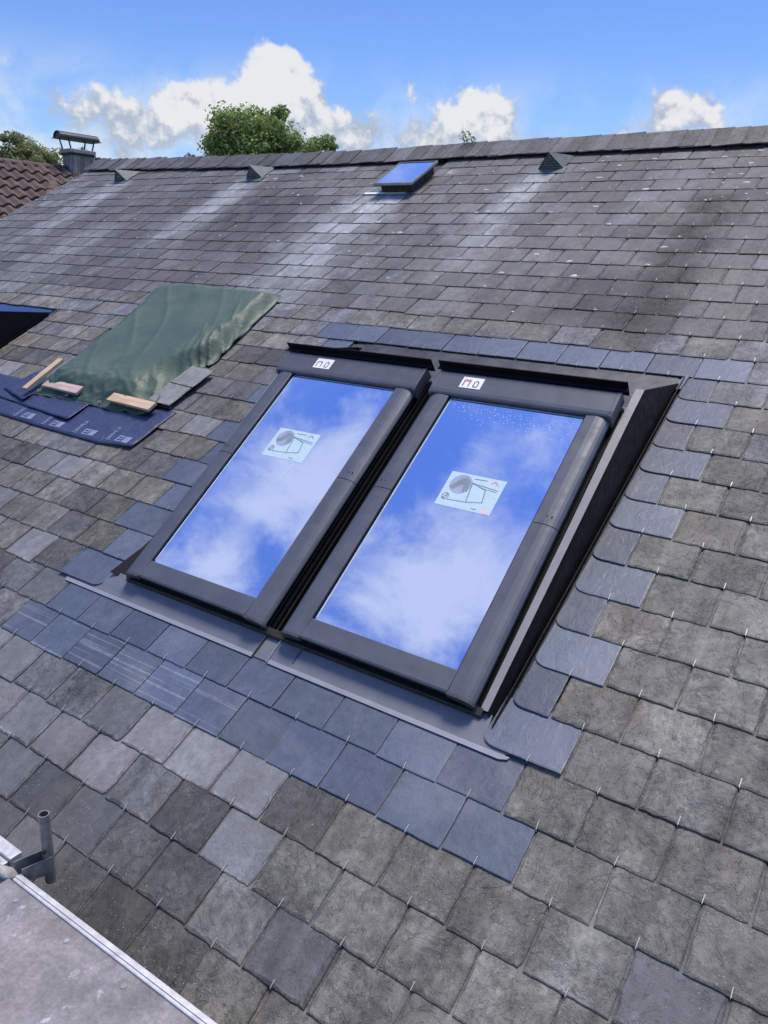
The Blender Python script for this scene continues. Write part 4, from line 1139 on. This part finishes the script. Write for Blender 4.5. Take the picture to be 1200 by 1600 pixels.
wl.prism([(-dl * nc + .3, ZR - dl * ns_ + .05), (dl * nc - .3, ZR - dl * ns_ + .05), (0, ZR - .12)], 'y', 3.6, 3.9)
wl.build('wall', M['wall'], nb)
# one pantile, shared mesh: S-profile, slight taper and nose
TWd, TE_ = 0.235, 0.33
tm = MB(); nx = 8; pv = []
for k in range(nx + 1):
    x = -TWd / 2 + (TWd + .02) * k / nx
    z = 0.034 * math.sin((x / TWd) * 2 * math.pi + 0.6) + 0.034
    pv.append((x, z))
for yy, dz in ((0.0, 0.040), (0.03, 0.043), (TE_ + .07, 0.0)): tm.v += [(x, yy, z + dz) for x, z in pv]
tm.v += [(x, 0.002, z + 0.004) for x, z in pv]
m_ = nx + 1
for k in range(nx):
    tm.f += [(k, k + 1, k + 1 + m_, k + m_), (k + m_, k + 1 + m_, k + 1 + 2 * m_, k + 2 * m_), (k + 3 * m_, k + 1 + 3 * m_, k + 1, k)]
proto = tm.build('roof_tile', M['tile'], tl_roof, smooth=True, recalc=False)
slope = Matrix(((0, -nc, ns_), (1, 0, 0), (0, ns_, nc))).to_4x4()     # local x -> along ridge (+y), y -> up slope, z -> normal
first = True; rng = random.Random(21)
for row in range(9):
    for c_ in range(31):
        y_ = 4.0 - c_ * TWd; s_ = 0.10 + (row + 1) * TE_
        o = proto if first else proto.copy()
        if not first: COL.objects.link(o)
        first = False
        pos = Vector((s_ * nc, y_, ZR - .05 - s_ * ns_))
        o.parent = tl_roof
        o.matrix_local = Matrix.Translation(pos) @ slope @ Matrix.Rotation(R(rng.gauss(0, .7)), 4, 'Z')
rt = None
for c_ in range(22):                                       # half-round ridge tiles
    y_ = 4.1 - c_ * 0.40
    if rt is None:
        q = MB(); n = 10
        for yy, rr in ((0, .125), (0.42, .112)):
            q.v += [(rr * math.cos(math.pi * k / n), yy, rr * .75 * math.sin(math.pi * k / n)) for k in range(n + 1)]
        q.f += [(k, k + 1, n + 2 + k, n + 1 + k) for k in range(n)]
        q.add([(.125 * math.cos(math.pi * k / n), 0, .094 * math.sin(math.pi * k / n)) for k in range(n + 1)], [tuple(range(n + 1))])
        rt = q.build('ridge_tile', M['tile'], tl_roof, smooth=False); o = rt
    else:
        o = rt.copy(); COL.objects.link(o)
    o.parent = tl_roof; o.location = (0, y_ - 0.40, ZR - .085)
# barrel tiles along a hip running down on the left
hp = None
for k in range(7):
    o = rt.copy(); COL.objects.link(o); o.parent = tl_roof
    f0 = k / 6
    o.location = (1.05 + 0.30 * k, 2.52 - 0.22 * k + 0.25 * 0, ZR - .03 - (1.05 + 0.30 * k) * math.tan(NP) + 0.05)
    o.rotation_euler = (R(30), 0, R(52)); o.scale = (1.1, 0.9, 1.3); o.name = 'hip_tile'

ch = empty('chimney', (-15.12, 9.42, GZ), (0, 0, R(-6)))
tag(ch, 'stained rendered chimney with a dark barrel shaped cowl on legs', 'chimney')
CZ = 3.42 - GZ
MB().box(-0.20, 0.20, -0.25, 0.25, 0.0, CZ).build('shaft', M['render'], ch, bevel=0.012)
MB().box(-0.235, 0.235, -0.29, 0.29, CZ, CZ + 0.075).build('cap_slab', M['cement'], ch, bevel=0.01)
MB().box(-0.215, 0.215, -0.27, 0.27, CZ - 0.045, CZ - 0.002).build('collar', M['curb'], ch)
q = MB(); n = 14; rr = 0.165
for yy in (-0.44, 0.44):
    q.v += [(rr * 1.0 * math.cos(math.pi * k / n), yy, rr * .8 * math.sin(math.pi * k / n)) for k in range(n + 1)]
    q.v += [((rr - .008) * math.cos(math.pi * k / n), yy, (rr * .8 - .008) * math.sin(math.pi * k / n)) for k in range(n + 1)]
m_ = n + 1
for k in range(n):
    q.f += [(k, k + 1, 2 * m_ + k + 1, 2 * m_ + k), (m_ + k + 1, m_ + k, 3 * m_ + k, 3 * m_ + k + 1), (k, m_ + k, m_ + k + 1, k + 1), (2 * m_ + k, 2 * m_ + k + 1, 3 * m_ + k + 1, 3 * m_ + k)]
CW = CZ + 0.275
cow = M['cowl'] = simple('dark_cowl_metal', (0.030, 0.032, 0.036), 0.42, 0.5, 0.2, 8)
q.build('cowl', cow, ch, (0, 0, CW), recalc=True)
q = MB()
q.add([(rr * .99 * math.cos(math.pi * k / n), -0.42, rr * .79 * math.sin(math.pi * k / n)) for k in range(n + 1)], [tuple(range(n + 1))])
q.add([(rr * .99 * math.cos(math.pi * k / n), 0.42, rr * .79 * math.sin(math.pi * k / n)) for k in range(n + 1)], [tuple(range(n + 1))])
q.build('cowl_end', cow, ch, (0, 0, CW))
MB().box(-0.215, 0.215, -0.46, 0.46, CW - 0.010, CW).build('cowl_plate', cow, ch)
for sx in (-1, 1):
    for sy in (-1, 1):
        MB().tube([(sx * 0.17, sy * 0.24, CZ + 0.07), (sx * 0.18, sy * 0.29, CW - 0.012)], 0.016, 6).build('cowl_leg', cow, ch)

# ------------------------------------------------------------------ trees behind the roofs
def tree(name, base, zc, rad, nleaf, leaf, mat, label, seed, trunk_r=0.22, gaps=0.5, lobes=14):
    """base xy, crown centre height zc (world), crown radii rad; leaves spread in clumps through the crown"""
    rng = random.Random(seed)
    t = empty(name, (base[0], base[1], GZ))
    tag(t, label, 'tree', 'trees beyond the roofs')
    hc = zc - GZ
    tr = MB(); top = hc + rad[2] * 0.3
    pts = [(rng.gauss(0, .06) * k, rng.gauss(0, .06) * k, top * k / 5) for k in range(6)]
    tr.tube(pts, [trunk_r * (1 - 0.13 * k) for k in range(6)], 8)
    clumps = []
    for k in range(lobes):
        while True:
            p = Vector((rng.uniform(-1, 1), rng.uniform(-1, 1), rng.uniform(-1, 1)))
            if p.length < 1: break
        p = p * (0.55 + 0.45 * rng.random()) if p.length > .3 else p.normalized() * .6
        c = Vector((p.x * rad[0] * .86, p.y * rad[1] * .86, hc + p.z * rad[2] * .86)); clumps.append((c, rng.uniform(.10, .30)))
        a = Vector(pts[rng.choice((3, 4))]); mid_ = (a + c) / 2 + Vector((0, 0, -.1))
        tr.tube([a, mid_, c], [trunk_r * .35, trunk_r * .2, trunk_r * .06], 5)
    tr.build('trunk', M['bark'], t)
    cr = MB()
    vs, fs, cs = [], [], []
    for i in range(nleaf):
        c, q = rng.choice(clumps)
        d = Vector((rng.gauss(0, 1), rng.gauss(0, 1), rng.gauss(0, 1))).normalized() * (rng.random() ** 0.45) * q
        p = c + Vector((d.x * rad[0], d.y * rad[1], d.z * rad[2]))
        nrm = (d.normalized() * .7 + Vector((rng.gauss(0, 1), rng.gauss(0, 1), rng.gauss(0, 1) + .5)) * .6).normalized()
        a = nrm.orthogonal().normalized(); a = (Matrix.Rotation(rng.random() * 6.28, 3, nrm) @ a); e = nrm.cross(a)
        s = leaf * rng.uniform(.6, 1.3); o = len(vs)
        vs += [p - a * s, p + e * s * .5 + nrm * s * .12, p + a * s, p - e * s * .5 + nrm * s * .12]
        fs.append((o, o + 1, o + 2, o + 3)); g = min(max(rng.gauss(.5, .25), 0), 1); cs += [(g, g, g, 1)] * 4
    cr.add(vs, fs, cs).build('crown', mat, t, recalc=False)
    return t
tree('broadleaf_tree', (-22.4, 22.4), 5.35, (3.0, 2.6, 2.15), 21000, 0.082, M['leaf'], 'large dense green tree standing above the ridge in front of clouds', 1, 0.24, lobes=70)
tree('young_tree', (-21.6, 25.7), 5.7, (1.6, 1.3, 1.0), 4200, 0.075, M['leaf'], 'smaller green tree on the right shoulder of the large tree', 2, 0.12, lobes=22)
tree('thin_tree', (-28.0, 23.7), 5.1, (1.1, 1.0, 0.95), 1300, 0.065, M['leaf_blue'], 'thin bluish green treetop left of the large tree', 3, 0.08, lobes=9)
tree('olive_tree', (-37.6, 22.4), 5.75, (2.4, 2.4, 1.5), 9000, 0.085, M['leaf_olive'], 'olive green rounded tree behind the red tiled ridge', 4, 0.2, lobes=50)
tree('airy_tree', (-38.6, 27.0), 6.0, (1.5, 1.3, 1.1), 1100, 0.085, M['leaf_blue'], 'sparse airy tree right behind the chimney', 5, 0.07, lobes=12)

# a weed growing from the ridge
wd = roof_empty('ridge_weed', -2.72, 5.03, 0.05)
tag(wd, 'tiny weed sprouting on the ridge right of the hatch', 'weed')
rng = random.Random(9); q = MB(); lf = MB()
for k in range(9):
    x = rng.uniform(-.16, .04); tip = (x + rng.uniform(-.03, .04), rng.uniform(-.02, .03), rng.uniform(.03, .12))
    q.tube([(x, 0, -.03), (x + .005, 0, .02), tip], 0.002, 4)
    for j in range(4):
        p = Vector(tip) * rng.uniform(.5, 1.0) + Vector((x * .3, 0, 0)); s = .012
        lf.add([p, p + Vector((s, 0, s * .5)), p + Vector((s * 1.6, .004, s * 1.2)), p + Vector((s * .3, 0, s))], [(0, 1, 2, 3)], (.5, .5, .5, 1))
q.build('stems', M['bark'], wd); lf.build('leaves', M['leaf'], wd, recalc=False)
